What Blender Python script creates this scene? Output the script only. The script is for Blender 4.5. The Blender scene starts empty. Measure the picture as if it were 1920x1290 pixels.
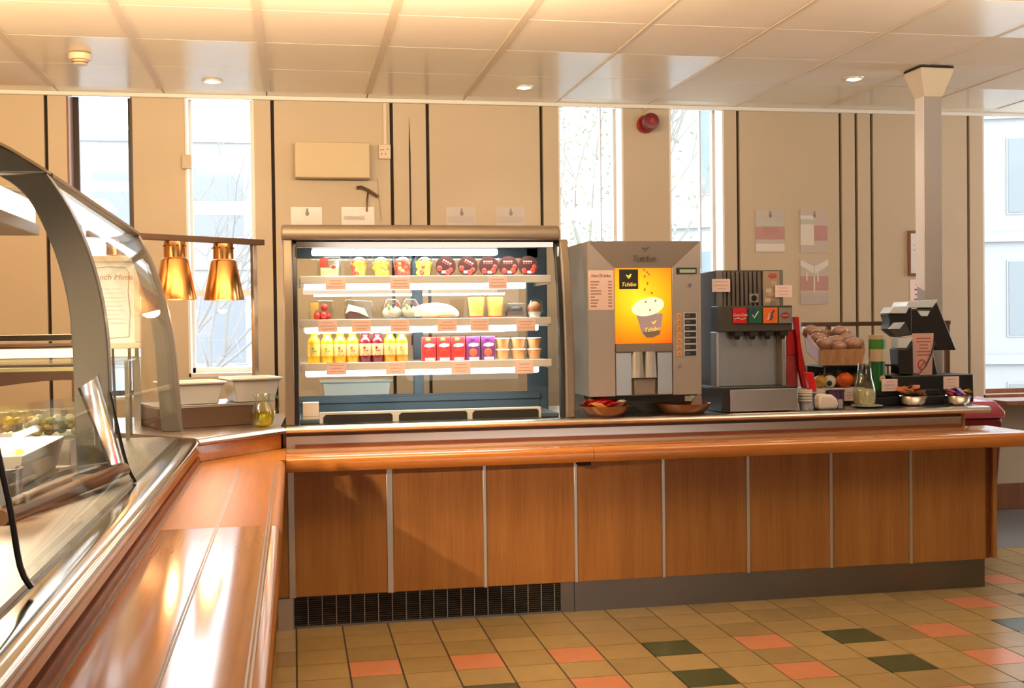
import bpy, math, random
from mathutils import Vector, Matrix, noise
random.seed(7)
D, C = bpy.data, bpy.context
SC = C.scene
COL = SC.collection
PI = math.pi
R = math.radians

# ------------------------------------------------------------------ camera
F_PX, YAW, PITCH, ROLL, CAM_Z = 2166.2, 0.18680, -0.01857, -0.01286, 1.3343
_r = Vector((math.cos(YAW), -math.sin(YAW), 0))
_f = Vector((math.sin(YAW) * math.cos(PITCH), math.cos(YAW) * math.cos(PITCH), math.sin(PITCH)))
_u = _r.cross(_f)
CR = _r * math.cos(ROLL) + _u * math.sin(ROLL)
CU = -_r * math.sin(ROLL) + _u * math.cos(ROLL)
CF = _f
cam_data = D.cameras.new('camera')
cam_data.sensor_width = 36.0
cam_data.lens = F_PX * 36.0 / 1920.0
cam_data.clip_start, cam_data.clip_end = 0.05, 300
cam = D.objects.new('camera', cam_data)
COL.objects.link(cam)
cam.matrix_world = Matrix(((CR.x, CU.x, -CF.x, 0), (CR.y, CU.y, -CF.y, 0), (CR.z, CU.z, -CF.z, CAM_Z), (0, 0, 0, 1)))
SC.camera = cam

def ray(px, py):
    return CR * ((px - 960) / F_PX) + CU * (-(py - 645) / F_PX) + CF
def at(px, py, Y):                       # where the sight line meets the upright plane y = Y
    d = ray(px, py); s = Y / d.y
    return d.x * s, CAM_Z + d.z * s
def atz(px, py, z):                      # where it meets the level z
    d = ray(px, py); s = (z - CAM_Z) / d.z
    return d.x * s, d.y * s

# ------------------------------------------------------------------ view, world, lights
vs = SC.view_settings
vs.view_transform = 'Standard'; vs.look = 'None'; vs.exposure = 0.0; vs.gamma = 1.0; vs.use_curve_mapping = False
SC.cycles.use_denoising = True
SC.cycles.max_bounces = 10; SC.cycles.transparent_max_bounces = 24
SC.cycles.caustics_reflective = False; SC.cycles.caustics_refractive = False
SC.cycles.sample_clamp_indirect = 6.0
world = D.worlds.new('overcast_sky'); SC.world = world; world.use_nodes = True
bg = world.node_tree.nodes['Background']
bg.inputs[0].default_value = (0.93, 0.97, 1.0, 1); bg.inputs[1].default_value = 6.5

def area(name, loc, target, sx, sy, energy, color, spread=PI):
    l = D.lights.new(name, 'AREA'); l.shape = 'RECTANGLE'; l.size, l.size_y = sx, sy
    l.energy, l.color, l.spread = energy, color, spread
    o = D.objects.new(name, l); COL.objects.link(o); o.location = loc
    o.rotation_euler = (Vector(target) - Vector(loc)).to_track_quat('-Z', 'Y').to_euler()
    return o
def spot(name, loc, target, energy, color, size, angle, blend=0.6):
    l = D.lights.new(name, 'SPOT'); l.energy, l.color, l.shadow_soft_size = energy, color, size
    l.spot_size, l.spot_blend = angle, blend
    o = D.objects.new(name, l); COL.objects.link(o); o.location = loc
    o.rotation_euler = (Vector(target) - Vector(loc)).to_track_quat('-Z', 'Y').to_euler()
    return o
WARM = (1.0, 0.62, 0.30)
area('rear_window_daylight', (2.8, -4.9, 1.5), (2.2, 6, 1.1), 5.0, 2.0, 54, (1.0, 0.93, 0.86))  # added frontal fill before a solid wall, no window there
spot('warm_ceiling_spotlight', (-2.85, -1.5, 2.66), (0.66, 5.11, 0.55), 1250, (1.0, 0.66, 0.34), 0.05, R(15), 1.0)
area('warm_ceiling_light', (-1.8, 3.0, 2.70), (-1.8, 3.2, 0), 1.1, 0.5, 8, WARM)  # warm fill added for the left side, no fitting built
area('uplighter_centre', (0.1, 4.0, 2.40), (0.1, 4.4, 3.0), 2.2, 0.25, 112, (1.0, .74, .46))  # added light that only brightens the ceiling, no fitting there
area('uplighter_left', (-2.2, 4.6, 2.40), (-2.0, 4.9, 3.0), 1.6, 0.25, 58, (1.0, .68, .37))  # added upward fill, warms the left of the ceiling
area('uplighter_right', (3.4, 3.6, 2.40), (3.4, 4.0, 3.0), 2.0, 0.25, 40, (1.0, .86, .70))  # added upward fill, lifts the right of the ceiling

# ------------------------------------------------------------------ materials
MATS = {}
def mat(name, col, rough=0.5, metal=0.0, emit=0.0, ecol=None, spec=0.5, var=0.0, vscale=8.0, bump=0.0, bscale=60.0, coat=0.0, stretch=(1, 1, 1), trans=0.0):
    if name in MATS: return MATS[name]
    m = D.materials.new(name); m.use_nodes = True
    nt = m.node_tree; b = nt.nodes['Principled BSDF']
    b.inputs['Base Color'].default_value = (*col, 1)
    b.inputs['Roughness'].default_value = rough; b.inputs['Metallic'].default_value = metal
    b.inputs['Specular IOR Level'].default_value = spec
    b.inputs['Coat Weight'].default_value = coat; b.inputs['Coat Roughness'].default_value = 0.08
    b.inputs['Transmission Weight'].default_value = trans
    if emit:
        b.inputs['Emission Color'].default_value = (*(ecol or col), 1); b.inputs['Emission Strength'].default_value = emit
    tc = nt.nodes.new('ShaderNodeTexCoord'); mp = nt.nodes.new('ShaderNodeMapping')
    mp.inputs['Scale'].default_value = stretch; nt.links.new(tc.outputs['Object'], mp.inputs[0])
    nz = nt.nodes.new('ShaderNodeTexNoise'); nz.inputs['Scale'].default_value = vscale; nz.inputs['Detail'].default_value = 4
    nt.links.new(mp.outputs[0], nz.inputs['Vector'])
    v = max(var, 0.03)
    mx = nt.nodes.new('ShaderNodeMix'); mx.data_type = 'RGBA'
    mx.inputs[6].default_value = (*[c * (1 - v) for c in col], 1); mx.inputs[7].default_value = (*[min(1, c * (1 + v)) for c in col], 1)
    nt.links.new(nz.outputs['Fac'], mx.inputs[0]); nt.links.new(mx.outputs[2], b.inputs['Base Color'])
    if bump:
        n2 = nt.nodes.new('ShaderNodeTexNoise'); n2.inputs['Scale'].default_value = bscale
        nt.links.new(mp.outputs[0], n2.inputs['Vector'])
        bp = nt.nodes.new('ShaderNodeBump'); bp.inputs['Strength'].default_value = bump; bp.inputs['Distance'].default_value = 0.002
        nt.links.new(n2.outputs['Fac'], bp.inputs['Height']); nt.links.new(bp.outputs[0], b.inputs['Normal'])
    MATS[name] = m
    return m

def glass(name, tint=(1, 1, 1), refl=0.07, rough=0.0, k=0.16):
    if name in MATS: return MATS[name]
    m = D.materials.new(name); m.use_nodes = True; nt = m.node_tree
    for n in list(nt.nodes):
        if n.type == 'BSDF_PRINCIPLED': nt.nodes.remove(n)
    out = nt.nodes['Material Output']
    t = nt.nodes.new('ShaderNodeBsdfTransparent'); t.inputs[0].default_value = (*tint, 1)
    g = nt.nodes.new('ShaderNodeBsdfGlossy'); g.inputs['Roughness'].default_value = rough
    lw = nt.nodes.new('ShaderNodeLayerWeight'); lw.inputs[0].default_value = 0.25
    mul = nt.nodes.new('ShaderNodeMath'); mul.operation = 'MULTIPLY_ADD'; mul.inputs[1].default_value = k; mul.inputs[2].default_value = refl * 0.6
    nt.links.new(lw.outputs['Fresnel'], mul.inputs[0])
    mx = nt.nodes.new('ShaderNodeMixShader')
    nt.links.new(mul.outputs[0], mx.inputs[0]); nt.links.new(t.outputs[0], mx.inputs[1]); nt.links.new(g.outputs[0], mx.inputs[2])
    nt.links.new(mx.outputs[0], out.inputs[0])
    MATS[name] = m
    return m

def wood(name, c1, c2, rough, scale, axis, coat=0.0):
    """grain runs along the given axis: wide board-like bands plus fine streaks"""
    if name in MATS: return MATS[name]
    m = D.materials.new(name); m.use_nodes = True; nt = m.node_tree; b = nt.nodes['Principled BSDF']
    tc = nt.nodes.new('ShaderNodeTexCoord')
    def nz(sc, det):
        mp = nt.nodes.new('ShaderNodeMapping'); s = [sc, sc, sc]; s['xyz'.index(axis)] = sc * 0.04
        mp.inputs['Scale'].default_value = s; nt.links.new(tc.outputs['Object'], mp.inputs[0])
        n = nt.nodes.new('ShaderNodeTexNoise'); n.inputs['Scale'].default_value = 1.0; n.inputs['Detail'].default_value = det
        nt.links.new(mp.outputs[0], n.inputs['Vector']); return n
    a, d = nz(scale, 3), nz(scale * 9, 4)
    ad = nt.nodes.new('ShaderNodeMath'); ad.operation = 'MULTIPLY_ADD'; ad.inputs[1].default_value = 0.45
    mu = nt.nodes.new('ShaderNodeMath'); mu.operation = 'MULTIPLY'; mu.inputs[1].default_value = 0.55
    nt.links.new(a.outputs['Fac'], mu.inputs[0]); nt.links.new(d.outputs['Fac'], ad.inputs[0]); nt.links.new(mu.outputs[0], ad.inputs[2])
    cr = nt.nodes.new('ShaderNodeValToRGB')
    cr.color_ramp.elements[0].position = 0.36; cr.color_ramp.elements[0].color = (*c1, 1)
    cr.color_ramp.elements[1].position = 0.66; cr.color_ramp.elements[1].color = (*c2, 1)
    nt.links.new(ad.outputs[0], cr.inputs[0]); nt.links.new(cr.outputs[0], b.inputs['Base Color'])
    b.inputs['Roughness'].default_value = rough; b.inputs['Coat Weight'].default_value = coat; b.inputs['Coat Roughness'].default_value = 0.1
    MATS[name] = m
    return m

CREAM = mat('cream_wall_panel', (0.565, 0.455, 0.32), 0.55, var=0.05, vscale=3, bump=0.15, bscale=40)
JOINT = mat('dark_joint', (0.035, 0.022, 0.015), 0.8)
WHITE = mat('white_paint', (0.82, 0.79, 0.74), 0.4)
DARKFRAME = mat('dark_bronze_frame', (0.05, 0.035, 0.03), 0.4)
REDWOOD = wood('red_brown_wood', (0.20, 0.07, 0.03), (0.30, 0.12, 0.05), 0.4, 9, 'z')
PANE = glass('window_glass', (0.97, 0.99, 1.0), 0.05)
CLEAR = glass('display_glass', (0.97, 0.985, 0.97), 0.07)
PLASTIC = glass('clear_plastic', (0.90, 0.92, 0.90), 0.12, 0.08)
CEILM = mat('matt_ceiling_tile', (0.87, 0.77, 0.635), 0.8, var=0.04, vscale=5, bump=0.2, bscale=90)
CEILG = mat('vinyl_ceiling_tile', (0.83, 0.745, 0.605), 0.24, var=0.04, vscale=5, spec=0.6)
CEILBAR = mat('ceiling_grid_bar', (0.70, 0.57, 0.43), 0.5)
GAP = mat('ceiling_gap', (0.22, 0.14, 0.08), 0.8)
STEEL = mat('brushed_steel', (0.62, 0.58, 0.54), 0.28, 1.0, bump=0.05, bscale=200, stretch=(0.05, 1, 1))
STEELD = mat('dull_steel_kick', (0.21, 0.20, 0.195), 0.34, 1.0, var=0.08, vscale=2)
CHROME = mat('polished_steel', (0.80, 0.77, 0.72), 0.10, 1.0)
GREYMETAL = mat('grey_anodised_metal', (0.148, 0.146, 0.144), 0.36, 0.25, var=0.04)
TANMETAL = mat('champagne_metal', (0.225, 0.185, 0.148), 0.42, 0.5)
COPPER = mat('copper', (0.80, 0.38, 0.13), 0.2, 1.0, var=0.06)
BROWNMETAL = mat('brown_metal', (0.17, 0.10, 0.065), 0.35, 0.6)
ALU = mat('aluminium_strip', (0.60, 0.58, 0.57), 0.3, 0.8)
BEECH_V = wood('beech_laminate_upright', (0.30, 0.125, 0.034), (0.42, 0.195, 0.058), 0.42, 11, 'z')
BEECH_X = wood('varnished_beech_along', (0.50, 0.175, 0.035), (0.62, 0.25, 0.06), 0.2, 7, 'x', 0.8)
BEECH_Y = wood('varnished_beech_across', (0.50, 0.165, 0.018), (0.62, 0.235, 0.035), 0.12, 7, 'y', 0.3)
BEECH_F = wood('dimmed_beech_across', (0.33, 0.105, 0.006), (0.42, 0.155, 0.012), 0.36, 7, 'y')  # same beech, darkened and roughened to tone down light on the far boards
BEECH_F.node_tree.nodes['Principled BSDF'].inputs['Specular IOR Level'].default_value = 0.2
DARKWOOD = wood('dark_red_wood', (0.16, 0.045, 0.014), (0.24, 0.075, 0.025), 0.35, 7, 'x')
BLACK = mat('black_plastic', (0.018, 0.017, 0.017), 0.32)
BLACKM = mat('matt_black', (0.012, 0.011, 0.011), 0.8)
DARKGREY = mat('dark_grey_panel', (0.05, 0.048, 0.045), 0.45)
SLATE = mat('slate_blue_metal', (0.075, 0.105, 0.125), 0.4, 0.3)
TAUPE = mat('taupe_machine_shell', (0.40, 0.365, 0.335), 0.38, 0.35)
TAUPED = mat('taupe_darker_panel', (0.25, 0.215, 0.19), 0.4, 0.35)
PINKCARD = mat('pink_card', (0.97, 0.77, 0.75), 0.6)
INK = mat('grey_ink', (0.16, 0.10, 0.09), 0.7)
PAPER = mat('white_paper', (0.80, 0.77, 0.74), 0.6)
TUBE = mat('lit_tube', (1, 1, 1), 0.4, emit=5.0, ecol=(0.95, 1.0, 0.97))
LITWARM = mat('lit_warm_diffuser', (1, 0.95, 0.85), 0.4, emit=5.0, ecol=(1.0, 0.86, 0.62))
BULB = mat('lit_bulb', (1, 0.9, 0.7), 0.4, emit=22.0, ecol=(1.0, 0.72, 0.40))
WPLAST = mat('white_plastic', (0.83, 0.80, 0.75), 0.35)
PLATE = mat('white_china', (0.85, 0.83, 0.80), 0.15)

# ------------------------------------------------------------------ mesh builder
class MB:
    def __init__(s, off=(0, 0, 0)):
        s.v, s.f, s.mi, s.mats, s.o = [], [], [], [], Vector(off)
    def add(s, vs_, fs, m):
        if m not in s.mats: s.mats.append(m)
        k, b = s.mats.index(m), len(s.v)
        s.v += [Vector(p) - s.o for p in vs_]
        for f in fs: s.f.append([i + b for i in f]); s.mi.append(k)
        return s
    def box(s, x0, x1, y0, y1, z0, z1, m):
        p = [(x, y, z) for z in (z0, z1) for y in (y0, y1) for x in (x0, x1)]
        return s.hexa(p, m)
    def hexa(s, p, m):     # order: x fastest, then y, then z
        return s.add(p, [(0, 2, 3, 1), (4, 5, 7, 6), (0, 1, 5, 4), (2, 6, 7, 3), (0, 4, 6, 2), (1, 3, 7, 5)], m)
    def loft(s, a, b, m, cap=True):   # two closed rings
        n = len(a)
        fs = [(i, (i + 1) % n, n + (i + 1) % n, n + i) for i in range(n)]
        if cap: fs += [tuple(range(n - 1, -1, -1)), tuple(range(n, 2 * n))]
        return s.add(list(a) + list(b), fs, m)
    def prism(s, poly, plane, a, b, m):
        def P(q, t): return {'xz': (q[0], t, q[1]), 'yz': (t, q[0], q[1]), 'xy': (q[0], q[1], t)}[plane]
        return s.loft([P(q, a) for q in poly], [P(q, b) for q in poly], m)
    def rings(s, rs, m, cap=True):
        n = len(rs[0]); vs_ = [p for r in rs for p in r]; fs = []
        for k in range(len(rs) - 1):
            for i in range(n):
                j = (i + 1) % n
                fs.append((k * n + i, k * n + j, (k + 1) * n + j, (k + 1) * n + i))
        if cap: fs += [tuple(range(n - 1, -1, -1)), tuple(range((len(rs) - 1) * n, len(rs) * n))]
        return s.add(vs_, fs, m)
    def lathe(s, prof, c, m, seg=24, cap=True):
        rs = [[(c[0] + r * math.cos(2 * PI * i / seg), c[1] + r * math.sin(2 * PI * i / seg), c[2] + z) for i in range(seg)] for r, z in prof]
        return s.rings(rs, m, cap)
    def cyl(s, p0, p1, r0, m, r1=None, seg=16):
        return s.tube([p0, p1], r0, m, seg, r1)
    def tube(s, pts, r, m, seg=8, r1=None):
        pts = [Vector(p) for p in pts]; rs = []
        ref = Vector((0, 0, 1))
        for i, p in enumerate(pts):
            d = (pts[min(i + 1, len(pts) - 1)] - pts[max(i - 1, 0)]).normalized()
            if abs(d.dot(ref)) > 0.97: ref = Vector((1, 0, 0)) if abs(d.x) < 0.9 else Vector((0, 1, 0))
            a = d.cross(ref).normalized(); b = d.cross(a)
            rr = r if r1 is None else r + (r1 - r) * i / (len(pts) - 1)
            rs.append([p + a * rr * math.cos(2 * PI * k / seg) + b * rr * math.sin(2 * PI * k / seg) for k in range(seg)])
        return s.rings(rs, m)
    def ell(s, c, r, m, seg=16, n=10, rot=None, wob=0.0):
        rs = []
        for k in range(n + 1):
            t = PI * min(max(k / n, 0.02), 0.98); ring = []
            for i in range(seg):
                a = 2 * PI * i / seg
                p = Vector((r[0] * math.sin(t) * math.cos(a), r[1] * math.sin(t) * math.sin(a), -r[2] * math.cos(t)))
                if wob: p *= 1 + wob * noise.noise(p * (3 / max(r)) + Vector(c) * 9)
                if rot: p = rot @ p
                ring.append(p + Vector(c))
            rs.append(ring)
        return s.rings(rs, m)
    def sheet(s, prof, th, y0, y1, m, prof2=None):   # curved sheet: x,z profile given thickness, run along y
        def ring(pr, y):
            a, b = [], []
            for i, p in enumerate(pr):
                q0, q1 = pr[max(i - 1, 0)], pr[min(i + 1, len(pr) - 1)]
                dx, dz = q1[0] - q0[0], q1[1] - q0[1]; L = math.hypot(dx, dz)
                a.append((p[0], y, p[1])); b.append((p[0] - dz / L * th, y, p[1] + dx / L * th))
            return a + b[::-1]
        return s.loft(ring(prof, y0), ring(prof2 or prof, y1), m)
    def text(s, t, size, o, m, ux=(1, 0, 0), uz=(0, 0, 1), align='CENTER', shear=0.0, th=0.0006):
        cu = D.curves.new('t', 'FONT'); cu.body = t; cu.size = size; cu.align_x = align; cu.shear = shear; cu.extrude = th; cu.resolution_u = 3
        ob = D.objects.new('t', cu); me = D.meshes.new_from_object(ob)
        ux, uz, o = Vector(ux), Vector(uz), Vector(o); n = ux.cross(uz)
        s.add([o + ux * p.co.x + uz * p.co.y + n * p.co.z for p in me.vertices], [tuple(f.vertices) for f in me.polygons], m)
        D.objects.remove(ob); D.curves.remove(cu); D.meshes.remove(me)
        return s
    def lines(s, x0, x1, z0, z1, y, n, m, seed=1, h=0.35):   # rows of illegible small print
        rr = random.Random(seed); dz = (z1 - z0) / n
        for i in range(n):
            z = z1 - (i + 0.5) * dz; w = (x1 - x0) * rr.uniform(0.55, 1)
            a = (x0 + x1) / 2 - w / 2
            s.box(a, a + w, y, y + 0.0006, z - dz * h / 2, z + dz * h / 2, m)
        return s
    def build(s, name, parent=None, bevel=0.0, segs=2, sharp=38):
        me = D.meshes.new(name); me.from_pydata([tuple(p) for p in s.v], [], s.f)
        for m in s.mats: me.materials.append(m)
        me.polygons.foreach_set('material_index', s.mi)
        me.update()
        import bmesh
        bm = bmesh.new(); bm.from_mesh(me); bmesh.ops.recalc_face_normals(bm, faces=bm.faces); bm.to_mesh(me); bm.free()
        me.shade_smooth(); me.set_sharp_from_angle(angle=R(sharp))
        o = D.objects.new(name, me); COL.objects.link(o)
        if parent is not None: o.parent = parent
        else: o.location = s.o
        if bevel:
            b = o.modifiers.new('bevel', 'BEVEL'); b.width = bevel; b.segments = segs; b.limit_method = 'ANGLE'; b.angle_limit = R(40)
        return o

def tag(o, label, cat, group=None, kind=None):
    o['label'] = label; o['category'] = cat
    if group: o['group'] = group
    if kind: o['kind'] = kind
    return o
def thing(name, label, cat, loc=(0, 0, 0), rz=0.0, group=None):
    o = D.objects.new(name, None); COL.objects.link(o); o.location = loc; o.rotation_euler = (0, 0, rz)
    o.empty_display_size = 0.1
    return tag(o, label, cat, group)
def solo(mb, name, label, cat, group=None, bevel=0.0, kind=None):
    return tag(mb.build(name, bevel=bevel), label, cat, group, kind)
def struct(mb, name, label, cat, bevel=0.0):
    return tag(mb.build(name, bevel=bevel), label, cat, None, 'structure')

# ================================================================== SETTING
ZC, WY = 2.727, 7.2
# ---- floor of 200 mm tiles
T = 0.2; FX, FY = -0.0083, 4.5848
SAND = [mat('sand_tile_%s' % n, c, 0.22, var=0.12, vscale=12, spec=0.45) for n, c in (('pale', (0.40, 0.285, 0.125)), ('mid', (0.365, 0.26, 0.115)), ('deep', (0.32, 0.23, 0.10)))]
TERRA = mat('terracotta_tile', (0.62, 0.25, 0.13), 0.22, var=0.1, vscale=14)
GREENT = mat('dark_green_tile', (0.055, 0.075, 0.035), 0.25, var=0.1, vscale=14)
GROUT = mat('dark_grout', (0.035, 0.022, 0.014), 0.9)
fl = MB(); fl.add([(-4, -5, -0.004), (7, -5, -0.004), (7, WY, -0.004), (-4, WY, -0.004)], [(0, 1, 2, 3)], GROUT)
rr = random.Random(3)
REDS = {(1, 0), (3, 0), (5, 0), (9, 0), (13, 0), (5, 2), (9, 2), (13, 2), (15, -2), (17, -4), (15, 2), (3, 4), (7, 4), (1, 2), (11, 4)}
GREENS = {(7, 0), (11, 0), (15, 0), (3, 2), (7, 2), (11, 2), (17, -2), (5, 4), (9, 4), (13, 4)}
for c in range(-20, 36):
    for r in range(-14, 48):
        x0, y1 = FX + c * T, FY - r * T
        x1, y0 = x0 + T, y1 - T
        x0, x1, y0, y1 = max(x0, -4), min(x1, 7), max(y0, -5), min(y1, WY)
        if x1 - x0 < .02 or y1 - y0 < .02: continue
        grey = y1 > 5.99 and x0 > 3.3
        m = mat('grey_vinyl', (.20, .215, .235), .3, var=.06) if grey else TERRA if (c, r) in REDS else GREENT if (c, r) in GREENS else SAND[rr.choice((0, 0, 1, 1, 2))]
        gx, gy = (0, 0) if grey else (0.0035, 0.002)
        p = [(x0 + gx, y0 + gy), (x1 - gx, y0 + gy), (x1 - gx, y1 - gy), (x0 + gx, y1 - gy)]
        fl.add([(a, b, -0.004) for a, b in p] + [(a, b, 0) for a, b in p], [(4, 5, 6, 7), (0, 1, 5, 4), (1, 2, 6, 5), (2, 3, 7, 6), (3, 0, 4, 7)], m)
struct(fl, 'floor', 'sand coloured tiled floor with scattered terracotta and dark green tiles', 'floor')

# ---- back wall: cream panels with dark upright joints, five tall windows
WIN = {1: (-1.295, -0.923, 0.9), 2: (-0.622, -0.216, 1.03), 3: (1.678, 2.108, 0.9), 4: (2.416, 2.792, 0.9), 5: (4.66, 5.45, 0.775)}
JX = [-1.41, -0.106, 0.617, 0.842, 1.567, 2.888, 3.611, 3.726, 3.838, 4.552]
w = MB()
edges = [-4.0]
cuts = sorted([(a, b, 'w') for a, b, z in WIN.values()] + [(x - 0.0105, x + 0.0105, 'j') for x in JX])
x = -4.0
for a, b, k in cuts + [(7.0, 7.0, 'e')]:
    w.box(x, a, WY, WY + 0.03, 0, ZC, CREAM)
    x = b
x = -4.0
for a, b, z in sorted(WIN.values()) + [(7.0, 7.0, 0)]:
    w.box(x, a, WY + 0.03, WY + 0.2, 0, ZC + 0.1, JOINT)
    if b > a:
        w.box(a, b, WY, WY + 0.2, 0, z, CREAM)
    x = b
w.prism([(0.728, 2.62), (0.7335, 2.4), (0.733, 1.2), (0.723, 1.2), (0.7235, 2.4)], 'xz', WY - 0.003, WY + 0.01, JOINT)
struct(w, 'wall_back', 'cream panelled back wall with dark upright joints between tall windows', 'wall')
for n, (a, b, z) in WIN.items():
    lin = MB(); fm = DARKFRAME if n == 1 else WHITE
    lin.box(a - 0.002, a + 0.012, WY + 0.001, WY + 0.21, z, ZC, REDWOOD if n == 1 else WHITE)
    lin.box(b - 0.012, b + 0.002, WY + 0.001, WY + 0.21, z, ZC, fm)
    lin.box(a, b, WY + 0.001, WY + 0.21, z - 0.002, z + 0.02, REDWOOD if n == 5 else WHITE)
    fw = 0.045 if n == 1 else 0.028
    for q0, q1 in ((a, a + fw), (b - fw, b)): lin.box(q0, q1, WY + 0.15, WY + 0.19, z, ZC, fm)
    lin.box(a, b, WY + 0.15, WY + 0.19, z, z + 0.05, REDWOOD if n == 5 else fm)
    if n in (3, 4): lin.box(b - 0.115, b - 0.106, WY + 0.15, WY + 0.19, z, ZC, mat('pale_grey_frame', (0.62, 0.63, 0.68), 0.5))
    if n == 2: lin.box(a, b, WY + 0.15, WY + 0.19, 1.52, 1.56, WHITE)
    o = struct(lin, 'window_%d' % n, {1: 'tall window with dark frame, nearest the hot food display', 2: 'tall window behind the copper heat lamps', 3: 'tall window right of the chilled cabinet, tree outside', 4: 'tall window behind the coffee machine, block outside', 5: 'tall window beside the red bin'}[n], 'window')
    MB().box(a + fw, b - fw, WY + 0.165, WY + 0.171, z + 0.05, ZC, PANE).build('pane', o)
struct(MB().box(4.60, 5.6, 6.86, WY + 0.16, 0.745, 0.775, REDWOOD), 'trim_1', 'brown wooden window sill beside the red bin', 'sill', 0.004)
struct(MB().box(3.4, 7.0, WY - 0.025, WY, 0, 0.18, REDWOOD), 'baseboard_back', 'dark brown skirting board along the back wall', 'baseboard', 0.003)
struct(MB().box(-4, 7, WY - 0.03, WY, ZC - 0.024, ZC - 0.0005, WHITE), 'trim_2', 'white edge trim where the ceiling meets the back wall', 'trim', 0.002)
sw = MB(); sw.box(-4.15, -4, -5, 7.4, 0, ZC + .1, CREAM)
struct(sw, 'wall_left', 'cream side wall behind the serving counter', 'wall')
rw = MB(); rw.box(7, 7.15, -5, 5.3, 0, ZC + .1, CREAM).box(7, 7.15, 7.0, 7.4, 0, ZC + .1, CREAM).box(7, 7.15, 5.3, 7.0, 0, 0.775, CREAM)
struct(rw, 'wall_right', 'cream side wall with a wide window', 'wall')
bw = MB(); bw.box(-4.15, 7.15, -5.15, -5, 0, ZC + .1, CREAM)
struct(bw, 'wall_front', 'cream wall opposite the serving counter', 'wall')

# ---- suspended ceiling
CX0, CY0, CT = -0.7347, 5.2329, 0.6
ce = MB(); ce.box(-4.15, 7.15, -5.15, 7.36, ZC + 0.02, ZC + 0.12, GAP)
GLOSSY = {(-1, 1), (0, 1), (1, 1), (2, 1), (3, 1), (4, 1), (-1, 2), (0, 2), (1, 2), (2, 2), (3, 2), (4, 2), (6, 2), (7, 2), (8, 2), (9, 2), (7, -1), (8, -1), (6, -1)}
for c in range(-7, 14):
    for r in range(-18, 4):
        x0, y0 = CX0 + c * CT, CY0 + r * CT
        x1, y1 = x0 + CT, y0 + CT
        x0, x1, y0, y1 = max(x0, -4), min(x1, 7), max(y0, -5), min(y1, WY)
        if x1 - x0 < .03 or y1 - y0 < .03: continue
        gx, gy = 0.003, 0.003
        ce.box(x0 + gx, x1 - gx, y0 + gy, y1 - gy, ZC, ZC + 0.02, CEILG if (c, r) in GLOSSY or r == 3 else CEILM)
for c in range(-6, 13):
    x0 = CX0 + c * CT; hw = 0.019 if c <= 3 else 0.006
    ce.box(x0 - hw, x0 + hw, -5, WY - 0.17, ZC - 0.004, ZC + 0.001, CEILBAR)
struct(ce, 'ceiling', 'suspended ceiling of square tiles, some glossy, some matt', 'ceiling')

# ================================================================== COUNTERS
ZT, ZW = 0.775, 0.875                       # tray rail and worktop heights
YK, YP, YF, YR, YN, YB = 5.154, 5.11, 4.98, 5.375, 5.33, 6.15
XE = 3.35
SX = [at(p, 980, YP)[0] for p in (546.5, 731, 909, 1079.5, 1244, 1402.5, 1558, 1707.5, 1850)]
t = thing('serving_counter', 'long beech fronted serving counter below the chilled cabinet and coffee machine', 'counter', (1.6, 5.5, 0))
L = t.location
MB(L).box(-0.055, XE, YP + 0.02, YB, 0.147, 0.70, DARKWOOD).box(-0.055, XE, YR + .02, YB, 0.70, 0.8405, DARKWOOD).build('carcass', t)
for i in range(8):
    MB(L).box(SX[i] + 0.004, SX[i + 1] - 0.004, YP, YP + 0.02, 0.147, 0.703, BEECH_V).build('front_panel', t, 0.002)
MB(L).box(-0.12, SX[0] - 0.004, YP, YP + 0.02, 0.147, 0.703, BEECH_V).build('front_panel', t, 0.002)
for i, x in enumerate(SX[:8]):
    hw = 0.014 if i < 2 else 0.008
    MB(L).box(x - hw, x + hw, YP - 0.006, YP + 0.01, 0.145, 0.703, ALU).build('cover_strip', t, 0.002)
MB(L).box(XE, XE + 0.022, YP - 0.005, YB, 0.15, 0.703, BEECH_V).box(XE, XE + 0.022, YR, YB, 0.703, 0.8405, BEECH_V).build('end_panel', t, 0.002)
MB(L).box(SX[3] + 0.002, XE - 0.015, YK, YK + 0.02, 0.0, 0.147, STEELD).box(XE - 0.035, XE - 0.015, YK + .02, YB, 0.0, 0.147, STEELD).build('kick_plate', t)
MB(L).box(1.185, SX[3] - 0.002, YK - 0.004, YK + 0.02, 0, 0.147, STEELD).build('kick_plate', t)
MB(L).box(-0.085, -0.021, YK - 0.03, YK + 0.02, 0, 0.14, STEEL).build('kick_plate', t)
g = MB(L); g.box(-0.02, 1.185, YK + 0.03, YK + 0.04, 0, 0.145, BLACKM)
for i in range(20):
    x = -0.018 + i * 1.2 / 19.4; g.box(x - 0.0018, x + 0.0018, YK - 0.002, YK + 0.004, 0.008, 0.14, mat('grille_bar', (.40, .38, .36), .35, .7))
for i in range(14):
    z = 0.012 + i * 0.0095; g.box(-0.018, 1.183, YK + 0.004, YK + 0.012, z, z + 0.0045, DARKGREY)
g.box(-0.02, 1.185, YK - 0.004, YK + 0.006, 0, 0.01, STEELD).box(-0.02, 1.185, YK - 0.002, YK + 0.006, 0.135, 0.142, DARKGREY)
g.build('vent_grille', t)
MB(L).box(-0.02, XE + 0.005, YR, YR + 0.02, ZT, 0.825, STEEL).box(-0.04, -0.02, YR - 0.004, YR + 0.02, ZT, 0.825, ALU).build('steel_upstand', t)

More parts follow.
